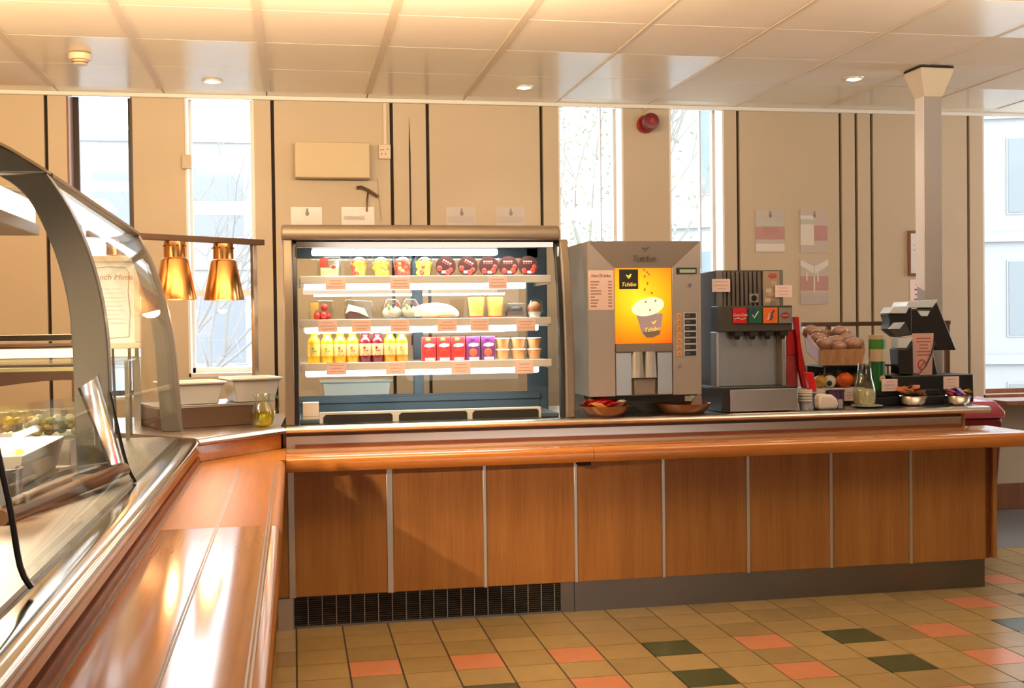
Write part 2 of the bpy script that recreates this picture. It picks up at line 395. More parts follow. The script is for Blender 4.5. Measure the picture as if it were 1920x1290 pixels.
# worktop with rounded nose; its corner is cut off towards the hot food display
t = thing('steel_worktop', 'stainless steel worktop with rounded front edge on the long counter', 'worktop', (1.6, 5.7, ZW))
L = t.location
nose = [(YN + 0.03, ZW), (YN + 0.014, ZW - 0.002), (YN + 0.004, ZW - 0.009), (YN, ZW - 0.018), (YN + 0.003, ZW - 0.027), (YN + 0.012, ZW - 0.033), (YN + 0.05, ZW - 0.034)]
MB(L).prism(nose + [(YB + .02, ZW - 0.034), (YB + .02, ZW)], 'yz', -0.04, 3.492, STEEL).build('top', t)
cn = MB(L)
nx, ny = 0.44 / 0.559, -0.345 / 0.559
def off(p, d): return (p[0] - nx * d, p[1] - ny * d)
A0, B0 = (-0.04, YN), (-0.385, 4.89)
ringA = [(*off(A0, d - YN), z) for d, z in nose] + [(-0.04, YB, ZW - 0.034), (-0.04, YB, ZW)]
ringB = [(*off(B0, d - YN), z) for d, z in nose] + [(-1.6, YB, ZW - 0.034), (-1.6, YB, ZW)]
cn.loft(ringA, ringB, STEEL)
cn.build('corner_top', t)
MB(L).loft([(*off(A0, 0.03), ZT), (*off(A0, 0.03), 0.843), (*off(A0, 0.06), 0.843), (*off(A0, 0.06), ZT)], [(*off(B0, 0.03), ZT), (*off(B0, 0.03), 0.843), (*off(B0, 0.06), 0.843), (*off(B0, 0.06), ZT)], BEECH_X).build('corner_riser', t)
MB(L).box(-1.6, -0.06, 5.45, YB, 0.0, 0.8405, DARKWOOD).build('corner_base', t)

# tray rails
def edge_profile(e, sgn, zt, zb):     # rounded lip at coordinate e
    r = 0.028
    return [(e + sgn * 0.03, zt), (e + sgn * 0.016, zt - 0.003), (e + sgn * 0.006, zt - 0.011), (e, zt - 0.026), (e, zb + 0.014), (e + sgn * 0.008, zb + 0.003), (e + sgn * 0.02, zb)]
t = thing('tray_rail', 'orange varnished beech tray rail along the front of the long counter', 'tray rail', (1.7, 5.2, ZT))
L = t.location
pr = edge_profile(YF, 1, ZT, 0.706) + [(YR - 0.002, 0.72), (YR - 0.002, ZT)]
MB(L).prism(pr, 'yz', -0.040, at(1114, 850, YF)[0] - 0.0012, BEECH_X).build('rail_board', t)
MB(L).prism(pr, 'yz', at(1114, 850, YF)[0] + 0.0012, 3.49, BEECH_X).build('rail_board', t)
MB(L).box(at(1104, 860, YF)[0] - 0.03, at(1104, 860, YF)[0] + 0.02, YF + 0.04, YP - 0.002, 0.688, 0.7055, BLACKM).build('rail_bracket', t)
MB(L).box(0.0, 3.34, YR - 0.012, YR - 0.003, ZT, ZT + 0.012, DARKWOOD).build('rear_bead', t)

t = thing('tray_rail', 'glossy beech tray rail with inlaid metal strips beside the hot food display', 'tray rail', (-0.22, 3.0, ZT))
L = t.location
le = [(x_, z_) for x_, z_ in edge_profile(-0.042, -1, ZT, 0.706)]
YS = 3.3
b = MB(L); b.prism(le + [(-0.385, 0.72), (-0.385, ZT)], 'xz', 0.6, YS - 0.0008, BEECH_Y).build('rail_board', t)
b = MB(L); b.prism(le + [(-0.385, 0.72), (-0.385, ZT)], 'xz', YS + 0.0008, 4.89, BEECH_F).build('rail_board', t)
b = MB(L); b.prism([(-0.042, 4.8905), (-0.042, YR - 0.002), (-0.062, YR - 0.03), (-0.375, 4.93), (-0.385, 4.8905)], 'xy', 0.72, ZT, BEECH_F).build('rail_board', t)
b = MB(L); b.prism([(x_, z_) for x_, z_ in le] + [(-0.1, 0.72), (-0.1, ZT - 0.002)], 'xz', 4.8905, YF, BEECH_Y).build('rail_nosing', t)
GROOVE = mat('dull_inlay', (.20, .16, .14), .35, .3)
for x in (-0.0745, -0.082, -0.215, -0.221, -0.371, -0.377):
    MB(L).box(x - 0.0018, x + 0.0018, 0.7, 4.66 if x > -0.3 else 4.82, ZT - 0.002, ZT + 0.0012, GROOVE).build('inlaid_strip', t)

t = thing('hot_food_counter', 'beech fronted counter carrying the curved hot food display', 'counter', (-0.6, 3.0, 0))
L = t.location
MB(L).box(-1.6, -0.13, 0.6, 4.88, 0.12, 0.70, BEECH_V).build('carcass', t)
MB(L).box(-1.6, -0.20, 0.6, 4.88, 0.0, 0.12, STEELD).build('kick_plate', t)
MB(L).box(-0.398, -0.385, 0.6, 4.89, 0.70, 0.80, DARKWOOD).box(-0.41, -0.398, 0.6, 4.89, 0.70, 0.842, STEEL).build('upstand', t)
MB(L).prism([(-0.412, 0.800), (-0.392, 0.806), (-0.386, 0.816), (-0.392, 0.828), (-0.412, 0.832)], 'xz', 0.6, 4.885, BEECH_Y).build('wood_bead', t)
nz = [(-0.43, ZW), (-0.404, ZW - 0.002), (-0.392, ZW - 0.010), (-0.388, ZW - 0.019), (-0.392, ZW - 0.028), (-0.404, ZW - 0.034), (-0.47, ZW - 0.036)]
MB(L).prism(nz + [(-1.6, ZW - 0.036), (-1.6, ZW)], 'xz', 0.6, 4.888, CHROME).build('steel_ledge', t)

# ================================================================== HOT FOOD DISPLAY (curved glass serve-over)
YA, Y1, Y2 = 2.11, 3.56, 4.90
t = thing('hot_food_display', 'curved glass hot food display with two grey arched end frames', 'display case', (-0.8, 3.5, ZW))
L = t.location
o1 = [(-0.53, 0.905), (-0.535, 1.106), (-0.537, 1.278), (-0.5525, 1.42), (-0.5875, 1.561), (-0.637, 1.685), (-0.697, 1.785)]
i1 = [(-0.83, 1.779), (-0.782, 1.746), (-0.739, 1.6925), (-0.683, 1.561), (-0.649, 1.42), (-0.637, 1.28), (-0.635, 1.1), (-0.63, 0.905)]
def smooth(p, n=3):
    out = []
    for i in range(len(p) - 1):
        a, b_, c_, d_ = p[max(i - 1, 0)], p[i], p[i + 1], p[min(i + 2, len(p) - 1)]
        for k in range(n):
            u = k / n
            out.append(tuple(0.5 * (2 * b_[j] + (c_[j] - a[j]) * u + (2 * a[j] - 5 * b_[j] + 4 * c_[j] - d_[j]) * u * u + (3 * b_[j] - a[j] - 3 * c_[j] + d_[j]) * u ** 3) for j in range(2)))
    return out + [p[-1]]
s1 = smooth(o1) + [(-1.05, 1.79), (-1.05, 1.781)] + smooth(i1)
MB(L).prism(smooth(o1) + smooth(i1), 'xz', Y1, Y1 + 0.055, GREYMETAL).build('end_frame', t, 0.008, 3)
cap1 = smooth([(-0.697, 1.787), (-0.752, 1.823), (-0.823, 1.865), (-0.93, 1.905), (-1.1, 1.935), (-1.4, 1.95)])
MB(L).prism(cap1 + [(-1.4, 1.87), (-1.05, 1.86), (-0.92, 1.825), (-0.84, 1.787)], 'xz', Y1, Y1 + 0.06, GREYMETAL).build('hood_end', t, 0.007, 3)
MB(L).sheet(cap1, -0.008, Y1 - 0.01, Y1 + 0.07, mat('pale_tan_edge', (.74, .58, .40), .35)).build('hood_edge', t)  # rim highlight put into a pale edge colour
o2 = [(-0.455, 0.905), (-0.467, 1.1), (-0.479, 1.253), (-0.503, 1.407), (-0.553, 1.582), (-0.613, 1.712)]
i2 = [(-0.7375, 1.715), (-0.667, 1.668), (-0.617, 1.538), (-0.5775, 1.386), (-0.559, 1.254), (-0.55, 1.1), (-0.535, 0.905)]
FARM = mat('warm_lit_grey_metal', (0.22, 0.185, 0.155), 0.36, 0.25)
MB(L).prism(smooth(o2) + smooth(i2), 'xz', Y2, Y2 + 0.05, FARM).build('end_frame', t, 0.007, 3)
cap2 = smooth([(-0.613, 1.714), (-0.69, 1.765), (-0.777, 1.83), (-0.95, 1.89), (-1.3, 1.92)])
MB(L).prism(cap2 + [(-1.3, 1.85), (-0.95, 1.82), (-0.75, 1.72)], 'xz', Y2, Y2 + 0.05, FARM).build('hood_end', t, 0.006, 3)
rb = MB(L)
for (xa, za), (xb, zb), hw in (((-0.702, 1.788), (-0.618, 1.716), 0.012),):
    rb.hexa([(xa - hw, Y1 + .05, za - .01), (xa + hw, Y1 + .05, za - .01), (xb - hw, Y2, zb - .01), (xb + hw, Y2, zb - .01),
             (xa - hw, Y1 + .05, za + .006), (xa + hw, Y1 + .05, za + .006), (xb - hw, Y2, zb + .006), (xb + hw, Y2, zb + .006)], TANMETAL)
rb.build('hood_bar', t, 0.003)
MB(L).sheet([(-0.71, 1.79), (-0.80, 1.845), (-0.95, 1.90), (-1.25, 1.935)], 0.006, Y1 + 0.07, Y2, glass('hood_top_glass', (.97, .97, .95), .03, 0, .04), [(-0.625, 1.72), (-0.72, 1.785), (-0.9, 1.86), (-1.25, 1.905)]).build('hood_glass', t)
fp1 = smooth([at(255, 903, Y1), at(242, 878, Y1), at(230, 838, Y1), at(218, 785, Y1), at(207, 735, Y1)])
fp0 = smooth([(-0.452, 0.886), (-0.470, 0.925), (-0.483, 1.02), (-0.498, 1.102), (-0.515, 1.20)])
fp2 = smooth([(-0.450, 0.886), (-0.462, 0.94), (-0.474, 1.03), (-0.480, 1.10), (-0.486, 1.2)])
MB(L).sheet(fp0, 0.006, YA, Y1 - 0.02, CLEAR, fp1).build('front_glass', t)
MB(L).sheet(fp1 + smooth([(-0.541, 1.278), (-0.556, 1.42), (-0.592, 1.561), (-0.642, 1.685), (-0.705, 1.785)]), 0.006, Y1 + 0.002, Y2 - 0.004, CLEAR, fp2 + smooth([(-0.492, 1.27), (-0.515, 1.41), (-0.56, 1.57), (-0.59, 1.65), (-0.62, 1.71)])).build('front_glass', t)
MB(L).tube([(x, Y1 - 0.012, z) for x, z in fp1], 0.0055, BLACK, 6).build('glass_gasket', t)
MB(L).tube([(x, YA, z) for x, z in fp0 + [(-0.52, 1.25)]], 0.0055, BLACK, 6).build('glass_gasket', t)
# polished plate added in place of the arch reflection in the near glass
def P3(px, py, Y): x, z = at(px, py, Y); return Vector((x, Y, z))
hp = MB(L); a_, b_, c_, d_ = P3(150, 726, 3.20), P3(185, 698, 3.44), P3(226, 872, 3.44), P3(209, 872, 3.20)
th = Vector((-0.006, 0, -0.003))
n_ = 8; bend = []
for i in range(n_ + 1):
    u = i / n_; bulge = Vector((0.016, 0, 0.006)) * math.sin(PI * u)
    bend.append((a_.lerp(b_, u) + bulge, d_.lerp(c_, u) + bulge))
ring = [[p, q, q + th, p + th] for p, q in bend]
hp.rings(ring, CHROME); hp.build('arch_reflection_plate', t)
# overhead light trough
MB(L).box(-1.30, -0.975, 3.75, 4.82, 1.70, 1.745, TANMETAL).build('light_trough', t, 0.004)
MB(L).box(-1.28, -0.985, 3.77, 4.80, 1.7455, 1.83, LITWARM).build('light_diffuser', t, 0.004)
# deck and inner fittings
MB(L).box(-1.5, -0.47, 0.8, 4.88, ZW + 0.0005, ZW + 0.012, mat('deck_steel', (.30, .27, .24), .4, .8)).build('deck', t)
MB(L).tube([P3(15, 1022, 2.75), P3(242, 945, 3.5)], 0.018, STEEL, 10).build('deck_rail', t)
MB(L).tube([P3(0, 972, 2.8), P3(232, 880, 3.52)], 0.02, BROWNMETAL, 10).build('deck_rail', t)
MB(L).tube([P3(25, 955, 2.9), P3(110, 880, 3.3), P3(220, 866, 3.5)], 0.004, CHROME, 6).build('tray_hanger', t)
MB(L).box(-1.4, -0.62, 3.75, 4.8, 1.205, 1.213, CLEAR).box(-1.4, -0.62, 3.742, 3.75, 1.203, 1.215, mat('lit_glass_edge', (0.9, 0.85, 0.5), 0.3)).build('glass_shelf', t)
MB(L).box(-1.4, -1.38, 3.74, 3.76, ZW + .012, 1.205, STEEL).box(-0.66, -0.645, 4.78, 4.8, ZW + .012, 1.205, STEEL).box(-1.4, -1.38, 4.78, 4.8, ZW + .012, 1.205, STEEL).build('shelf_post', t)
lt = D.lights.new('hot_display_light', 'AREA'); lt.shape = 'RECTANGLE'; lt.size, lt.size_y, lt.energy, lt.color = 0.25, 1.0, 34, (1.0, 0.85, 0.62)
lo = D.objects.new('hot_display_light', lt); COL.objects.link(lo); lo.location = (-1.13, 4.28, 1.69)
lt = D.lights.new('hot_display_light_near', 'AREA'); lt.shape = 'RECTANGLE'; lt.size, lt.size_y, lt.energy, lt.color = 0.2, 0.4, 14, (1.0, 0.84, 0.58)
lo = D.objects.new('hot_display_light_near', lt); COL.objects.link(lo); lo.location = (-0.86, 3.16, 1.55); lt.spread = R(75)  # added fill to whiten the near tray, has no fitting

# stainless pot and food inside
def pan(name, label, x0, x1, y0, y1, z0, h, m, food=None, fcol=None, cat='food tray', group=None):
    t = thing(name, label, cat, ((x0 + x1) / 2, (y0 + y1) / 2, z0), 0, group); L = t.location
    b = MB(L); s = 0.02
    o_ = [(x0, y0), (x1, y0), (x1, y1), (x0, y1)]
    i_ = [(x0 + .012, y0 + .012), (x1 - .012, y0 + .012), (x1 - .012, y1 - .012), (x0 + .012, y1 - .012)]
    lo_ = [(x0 + s, y0 + s), (x1 - s, y0 + s), (x1 - s, y1 - s), (x0 + s, y1 - s)]
    b.rings([[(*p, z0) for p in lo_], [(*p, z0 + h) for p in o_], [(*p, z0 + h) for p in i_], [(*p, z0 + .01) for p in [(x0 + s + .01, y0 + s + .01), (x1 - s - .01, y0 + s + .01), (x1 - s - .01, y1 - s - .01), (x0 + s + .01, y1 - s - .01)]]], m)
    b.build('pan_body', t, 0.003)
    if food:
        f = MB(L); rr = random.Random(len(label))
        for k in range(26):
            f.ell((rr.uniform(x0 + .04, x1 - .04), rr.uniform(y0 + .04, y1 - .04), z0 + h * rr.uniform(.55, .95)), (rr.uniform(.014, .03),) * 2 + (.014,), rr.choice(fcol), 8, 5, wob=.3)
        o = f.build(food, t)
    return t
LETT = mat('lettuce_green', (0.36, 0.48, 0.05), 0.5, var=0.3, vscale=30); RICE = mat('creamy_food', (0.88, 0.82, 0.62), 0.6, var=0.1, vscale=40); YELL = mat('yellow_food', (0.85, 0.55, 0.06), 0.5, var=0.2, vscale=30)
BROWNF = mat('browned_food', (0.36, 0.15, 0.05), 0.5, var=0.3, vscale=30)
x_, y_ = atz(75, 845, 0.99)
solo(MB((-1.0, 3.2, ZW + .0125)).box(-1.45, -0.625, 2.90, 3.46, ZW + .0125, 0.945, STEEL), 'display_step', 'low steel step under the largest white food tray', 'shelf', bevel=.003)
pan('food_tray', 'large white food tray with pale salad, nearest in the hot display', -1.02, -0.64, 2.93, 3.44, 0.9455, 0.085, WPLAST, 'salad', [RICE, RICE, RICE, RICE, LETT])
pan('food_tray', 'white food tray with green garnish, close behind the near arch', -0.99, -0.72, 4.0, 4.3, ZW + .012, 0.09, WPLAST, 'salad', [RICE, LETT, LETT, YELL])
pan('food_tray', 'white food tray with pale food under the far end of the glass shelf', -1.0, -0.72, 4.4, 4.72, ZW + .012, 0.09, WPLAST, 'salad', [RICE, RICE, LETT])
x_, z_ = at(20, 1070, 2.9)
t = thing('steel_pot', 'stainless steel cylindrical pot at the near end of the hot display', 'pot', (x_ - 0.02, 2.9, ZW + 0.0125))
MB((0, 0, 0)).lathe([(0.045, 0), (0.05, 0.004), (0.05, 0.11), (0.053, 0.113), (0.053, 0.118), (0.046, 0.118), (0.044, 0.02)], (0, 0, 0), STEEL, 28).build('pot_body', t)
# row of clear salad boxes on the raised shelf
solo(MB((-1.05, 3.78, ZW + .0125)).box(-1.45, -0.66, 3.63, 3.93, ZW + .0125, 1.0, STEEL), 'display_step', 'steel step carrying the row of clear salad boxes', 'shelf', bevel=.003)
BOXP = [(20, 3.72), (62, 3.74), (100, 3.76), (138, 3.78)]
for k, (px, Y) in enumerate(BOXP):
    x, z = at(px, 780, Y)
    t = thing('salad_box', ['clear plastic box of sliced fruit, farthest from the near arch', 'clear plastic box of orange salad, second in the row', 'clear plastic box with green salad, third in the row', 'clear plastic box of yellow salad, closest to the near arch'][k], 'food box', (x, Y, 1.0005), 0.1 * k - .15, 'salad boxes on the raised step')
    MB().prism([(-.04, 0), (.04, 0), (.034, .085), (-.034, .085)], 'xz', -.05, .05, PLASTIC).build('box_body', t, .004)
    f = MB(); rr = random.Random(k)
    for q in range(14): f.ell((rr.uniform(-.022, .022), rr.uniform(-.032, .032), rr.uniform(.016, .058)), (.014, .014, .012), [YELL, BROWNF, LETT, RICE][rr.choice([0, 0, k, 3])], 7, 5, wob=.3)
    f.build('salad', t)

# ================================================================== CORNER BEHIND THE DISPLAY
GY = 5.62
def gz(py): return at(70, py, GY)[1]
xr = at(262, 640, GY)[0]
t = thing('rear_gantry', 'polished metal over-shelf with brown back panel behind the hot display', 'shelf unit', (-1.6, GY, ZW))
L = t.location
MB(L).box(-2.3, xr, GY - 0.02, GY + 0.02, gz(640), gz(627), CHROME).box(-2.3, xr, GY - .015, GY + .02, gz(650), gz(644), BROWNMETAL).build('top_rail', t, .003)
MB(L).prism([(GY - .03, gz(652)), (GY - .01, gz(650)), (GY + .03, gz(650)), (GY + .03, gz(672)), (GY - .03, gz(672))], 'yz', -2.3, xr, CHROME).build('reflector', t)
MB(L).box(-2.3, xr - .02, GY - .034, GY - .0305, gz(671), gz(654), mat('lit_warm_strip', (1, .9, .6), .4, emit=1.5, ecol=(1, .76, .36), var=.3, vscale=4)).build('lamp_strip', t)
MB(L).box(-2.3, xr, GY - .035, GY + .03, gz(682), gz(674), CLEAR).build('glass_edge', t)
wav = [(-2.3, gz(682)), (xr - .16, gz(682))]
n_ = 16; low = []
for k in range(n_ + 1):
    u = k / n_; low.append((-2.3 + (xr - .16 + 2.3) * u, gz(722) + .022 * math.sin(PI * 2.6 * u + .6)))
MB(L).prism(wav + low[::-1], 'xz', GY - .02, GY, mat('dark_brown_panel', (.075, .038, .02), .4)).build('back_panel', t)
MB(L).box(xr - .03, xr, GY - .01, GY + .02, ZW, gz(650), STEEL).box(-2.28, -2.25, GY - .01, GY + .02, ZW, gz(650), STEEL).build('post', t)
# framed menu standing in front of the gantry
MX0, MZ0 = at(150, 655, 5.12); MX1, MZ1 = at(262, 480, 5.12)
t = thing('menu_frame', 'cream framed lunch menu standing between the two grey arches', 'menu', ((MX0 + MX1) / 2, 5.12, MZ0))
mw, mh = (MX1 - MX0) / 2, MZ1 - MZ0
FRM = mat('cream_frame', (0.80, 0.66, 0.48), 0.4)
ofr = [(-mw, 0), (mw, 0), (mw, mh), (-mw, mh)]
b = MB(); fw = .026
b.box(-mw, mw, -.012, .012, 0, fw, FRM).box(-mw, mw, -.012, .012, mh - fw, mh, FRM).box(-mw, -mw + fw, -.012, .012, fw, mh - fw, FRM).box(mw - fw, mw, -.012, .012, fw, mh - fw, FRM).build('frame', t, .003)
b = MB(); b.box(-mw + fw, mw - fw, -.004, .008, fw, mh - fw, mat('menu_paper', (0.92, 0.89, 0.84), 0.6)); b.build('menu_sheet', t)
b = MB(); TAN = mat('tan_ink', (0.55, 0.38, 0.2), 0.7)
b.tube([(-mw + .045, -.005, .05), (-mw + .05, -.005, mh - .06), (-mw + .07, -.005, mh - .05), (0, -.005, mh - .045), (mw - .06, -.005, mh - .05), (mw - .045, -.005, mh - .07), (mw - .05, -.005, mh * .6), (mw - .043, -.005, mh * .4), (mw - .05, -.005, .05), (0, -.005, .046), (-mw + .045, -.005, .05)], .0016, TAN, 5)
b.text('Lunch Menu', .034, (.01, -.0045, mh - .10), TAN, shear=.2)
b.lines(-mw * .5, mw * .5, .1, mh - .13, -.005, 9, mat('faint_ink', (0.72, 0.62, 0.5), .7), 5, .14)
b.build('printed_border', t)
MB().tube([(0, .012, mh * .7), (0, .10, ZW - MZ0), (0.0, .12, ZW - MZ0)], .006, BROWNMETAL, 8).tube([(-mw * .6, .0, 0), (-mw * .6, .0, ZW - MZ0)], .007, BROWNMETAL, 8).tube([(mw * .6, .0, 0), (mw * .6, .0, ZW - MZ0)], .007, BROWNMETAL, 8).build('stand_leg', t)

# copper heat lamps on a bar set across the corner
HZ = 1.746
_a, _b = atz(165, 438, HZ), atz(492, 455, HZ)
HA, HB = Vector((*_a, HZ)), Vector((*_b, HZ))
hd = (HB - HA).normalized(); hang = math.atan2(hd.y, hd.x)
t = thing('heat_lamp_gantry', 'brown metal bar on a post carrying copper heat lamps in the corner', 'lamp bar', tuple(HA), hang)
ln = (HB - HA).length
def along(px):                          # fraction of the bar seen at that column
    q = at(px, 455, 5.5)[0] / 5.5
    return (HA.x - q * HA.y) / (q * (HB.y - HA.y) - (HB.x - HA.x))
MB().box(0, ln, -.02, .02, -.014, .014, BROWNMETAL).build('lamp_bar', t, .003)
sp_ = along(475)
MB().box(sp_ * ln - .012, sp_ * ln + .012, -.012, .012, ZW - HA.z, -.014, mat('brown_grey_post', (0.33, 0.24, 0.18), 0.35, 0.6)).build('lamp_post', t, .002)
for k, s_ in enumerate((along(221), along(327), along(418))):
    p = HA + (HB - HA) * s_
    lt = thing('heat_lamp', ['copper heat lamp half hidden behind the far arch', 'copper heat lamp just right of the far arch', 'copper heat lamp nearest the end of the bar'][k], 'heat lamp', (p.x, p.y, p.z - .0145), hang, 'copper heat lamps')
    G_ = 1.06
    sp = [(.050, -.075), (.058, -.082), (.0905, -.252), (.0915, -.256), (.0885, -.256), (.055, -.085), (.046, -.08)]
    sp = [(r * G_, z * G_) for r, z in sp]
    MB().lathe([(.040, 0), (.047, -.002), (.049, -.02), (.049, -.075)], (0, 0, 0), COPPER, 28).build('lamp_cap', lt)
    MB().rings([[(r * math.cos(2 * PI * i / 32), r * math.sin(2 * PI * i / 32), z) for i in range(32)] for r, z in sp], COPPER, False).build('lamp_shade', lt)
    b = MB()
    for q in range(10): a = 2 * PI * q / 10; b.ell((.0488 * math.cos(a), .0488 * math.sin(a), -.022), (.004, .004, .004), BLACKM, 8, 6)
    b.build('vent_hole', lt)
    if True:
        MB().ell((0, 0, -.215), (.036, .036, .03), BULB, 14, 8).cyl((0, 0, -.09), (0, 0, -.19), .014, BROWNMETAL).build('bulb', lt)
        l = D.lights.new('heat_lamp_light', 'POINT'); l.energy, l.color, l.shadow_soft_size = 5, (1, .60, .28), .04
        lo = D.objects.new('heat_lamp_light', l); COL.objects.link(lo); lo.location = (p.x, p.y, p.z - .275)

# bain-marie box and two white tubs
t = thing('bain_marie', 'brown steel bain-marie box under the two white tubs', 'food warmer', (-0.40, 5.56, ZW), R(20))
MB().box(-.26, .19, -.12, .22, .0005, .10, BROWNMETAL).build('tank', t, .004)
MB().box(-.265, .195, -.125, .22, .092, .104, STEEL).build('rim', t, .002)
def tub(label, x0, x1, y, rz, z, h=.105):
    t = thing('plastic_tub', label, 'tub', ((x0 + x1) / 2, y, z), rz, 'white plastic tubs'); w_ = (x1 - x0) / 2; dp = .11
    b = MB(); s_ = .022
    def rg(w, d, z): return [(-w, -d, z), (w, -d, z), (w, d, z), (-w, d, z)]
    b.rings([rg(w_ - s_, dp - s_, 0), rg(w_, dp, h - .012), rg(w_ + .012, dp + .012, h - .012), rg(w_ + .012, dp + .012, h), rg(w_ - .004, dp - .004, h), rg(w_ - s_ - .004, dp - s_ - .004, .006)], WPLAST)
    b.build('tub_body', t, .004)
tub('white plastic tub at the far arch end of the bain-marie', -0.60, -0.345, 5.50, R(20), ZW + .1045)
tub('white plastic tub next to the chilled cabinet', -0.315, -0.092, 5.60, R(17), ZW + .1045, .115)
# pale worktop rail behind the jug
jx, jy = atz(492, 801, ZW)
t = thing('oil_jug', 'small glass jug half full of yellow oil at the counter corner', 'jug', (jx, jy + .03, ZW))
JG = glass('jug_glass', (0.95, 0.97, 0.92), .14)
OIL = glass('yellow_oil', (1.0, 0.84, 0.06), .06)
MB().lathe([(.030, 0), (.048, .012), (.055, .04), (.052, .07), (.040, .098), (.034, .115), (.036, .135), (.041, .15), (.039, .15), (.034, .135), (.032, .115), (.038, .097), (.050, .069), (.053, .04), (.046, .014), (.029, .003)], (0, 0, 0), JG, 24).build('jug_body', t)
MB().lathe([(.028, .004), (.0455, .0145), (.0522, .04), (.050, .066)], (0, 0, 0), OIL, 24).build('oil', t)
MB().tube(smooth([(.036, .14), (.06, .142), (.075, .12), (.07, .085), (.052, .06)])and [(x, 0, z) for x, z in smooth([(.036, .14), (.06, .142), (.075, .12), (.07, .085), (.052, .06)])], .0055, JG, 8).build('handle', t)

# ================================================================== CHILLED DISPLAY CABINET
XL, XRt = -0.042, 1.322
YT, YBt, YBK = 5.47, 5.365, 5.95
t = thing('chilled_cabinet', 'open stainless chilled display cabinet with lit shelves of food and drink', 'display cabinet', ((XL + XRt) / 2, 5.66, ZW))
CAB = t; L = t.location
sidep = smooth([(YBt, ZW + .001), (YBt + .004, 1.15), (YBt + .03, 1.42), (YBt + .075, 1.62), (YT + .01, 1.735)], 4)
inn = [(y + .055, z) for y, z in sidep]
for x0, x1 in ((XL, XL + .042), (XRt - .046, XRt - .004)):
    MB(L).prism(sidep + inn[::-1], 'yz', x0, x1, TANMETAL).build('side_frame', t, .006, 3)
for x0, x1 in ((XL + .042, XL + .062), (XRt - .066, XRt - .046)):
    MB(L).prism([(y + .03, z) for y, z in sidep] + [(y + .07, z) for y, z in sidep][::-1], 'yz', x0, x1, BLACK).build('side_seal', t, .002)
for x0 in (XL + .012, XRt - .026):
    MB(L).prism([(y + .056, z) for y, z in sidep] + [(YBK, 1.735), (YBK, ZW + .001)], 'yz', x0, x0 + .006, CLEAR).build('side_glass', t)
hz = at(800, 450, YT)[1]; hz1 = at(800, 421, YT)[1]
hood = [(YT, hz), (YT - .006, hz + .02), (YT - .002, hz + .045), (YT + .012, hz1 - .008), (YT + .035, hz1), (YBK - .02, hz1 + .012), (YBK, hz1), (YBK, hz)]
MB(L).prism(hood, 'yz', XL - .008, XRt - .042, TANMETAL).build('hood', t, .012, 4)
MB(L).box(XL + .03, XRt - .06, YT + .04, YBK - .02, hz - .012, hz - .001, DARKGREY).build('hood_lining', t)
MB(L).box(XL + .06, XRt - .07, YT + .03, YT + .05, hz - .035, hz - .005, CHROME).build('hood_trim', t, .003)
b = MB(L)   # back frame: posts, beams
for x0, x1 in ((XL + .012, XL + .06), (at(788, 720, 5.9)[0] - .03, at(788, 720, 5.9)[0] + .02), (at(992, 720, 5.9)[0], XRt - .012)):
    b.box(x0, x1, YBK - .03, YBK, ZW + .0005, hz, SLATE)
b.box(XL + .06, XRt - .06, YBK - .035, YBK, ZW + .0005, at(800, 738, 5.92)[1], SLATE).box(XL + .06, XRt - .06, YBK - .05, YBK - .035, at(800, 752, 5.9)[1], at(800, 742, 5.9)[1], SLATE).box(XL + .06, XRt - .06, YBK - .03, YBK, hz - .06, hz, SLATE)
b.build('back_frame', t, .002)
MB(L).box(XL + .06, XRt - .06, YBK - .018, YBK - .013, at(800, 738, 5.92)[1], hz - .06, CLEAR).build('rear_glass', t)
# deck with three dark slots
PALEM = mat('pale_painted_deck', (0.66, 0.70, 0.70), 0.4)
dz0, dz1 = ZW + .0015, ZW + .022
MB(L).box(XL + .065, XRt - .07, 5.425, 5.90, dz0, dz1, SLATE).build('deck', t, .004)
sz0, sz1 = at(800, 794, 5.41)[1], at(800, 768, 5.41)[1]
sill = MB(L).box(at(604, 780, 5.41)[0] - .012, at(1012, 780, 5.41)[0] + .008, 5.408, 5.424, max(sz0, ZW + .001), sz1, PALEM).build('front_sill', t, .003)
for pa, pb_ in ((606, 736), (748, 876), (886, 1010)):
    xa, xb = at(pa, 782, 5.406)[0], at(pb_, 782, 5.406)[0]
    q0, q1 = ZW + .0045, at((pa + pb_) / 2, 772.5 - .03 * ((pa + pb_) / 2 - 800), 5.406)[1]
    MB(L).prism([(xa, q0), (xb, q0), (xb, q1 - .008), (xb - .008, q1), (xa + .012, q1), (xa, q1 - .012)], 'xz', 5.405, 5.408, BLACKM).build('air_slot', sill)
# shelves
SHZ = [at(800, 519, 5.56)[1], at(800, 598.5, 5.56)[1], at(800, 678, 5.56)[1]]
SY0, SY1 = 5.50, 5.90
sx0, sx1 = XL + .075, XRt - .085
for k, z in enumerate(SHZ):
    s_ = MB(L).box(sx0, sx1, SY0 + .012, SY1, z - .008, z, PALEM).build('shelf', t)
    MB(L).box(sx0, sx1, SY0, SY0 + .012, z - .033, z + .004, PALEM).build('price_rail', s_, .003)
    MB(L).box(sx0 + .02, sx1 - (.06 if k else .12), SY0 + .02, SY0 + .05, z - .062, z - .022, TUBE).build('light_tube', s_, .008)
    _l = D.lights.new('shelf_light', 'AREA'); _l.shape = 'RECTANGLE'; _l.size, _l.size_y, _l.energy, _l.color = 1.05, .03, 3.0, (.95, 1.0, .97)
    _o = D.objects.new('shelf_light', _l); COL.objects.link(_o); _o.location = ((sx0 + sx1) / 2, SY0 + .035, z - .066); _o.rotation_euler = (R(28), 0, 0)
    for p_ in (sx0, sx1): MB(L).box(p_ - .006, p_ + .006, SY0 + .052, SY1, z - .04, z - .0085, STEEL).build('bracket', s_)
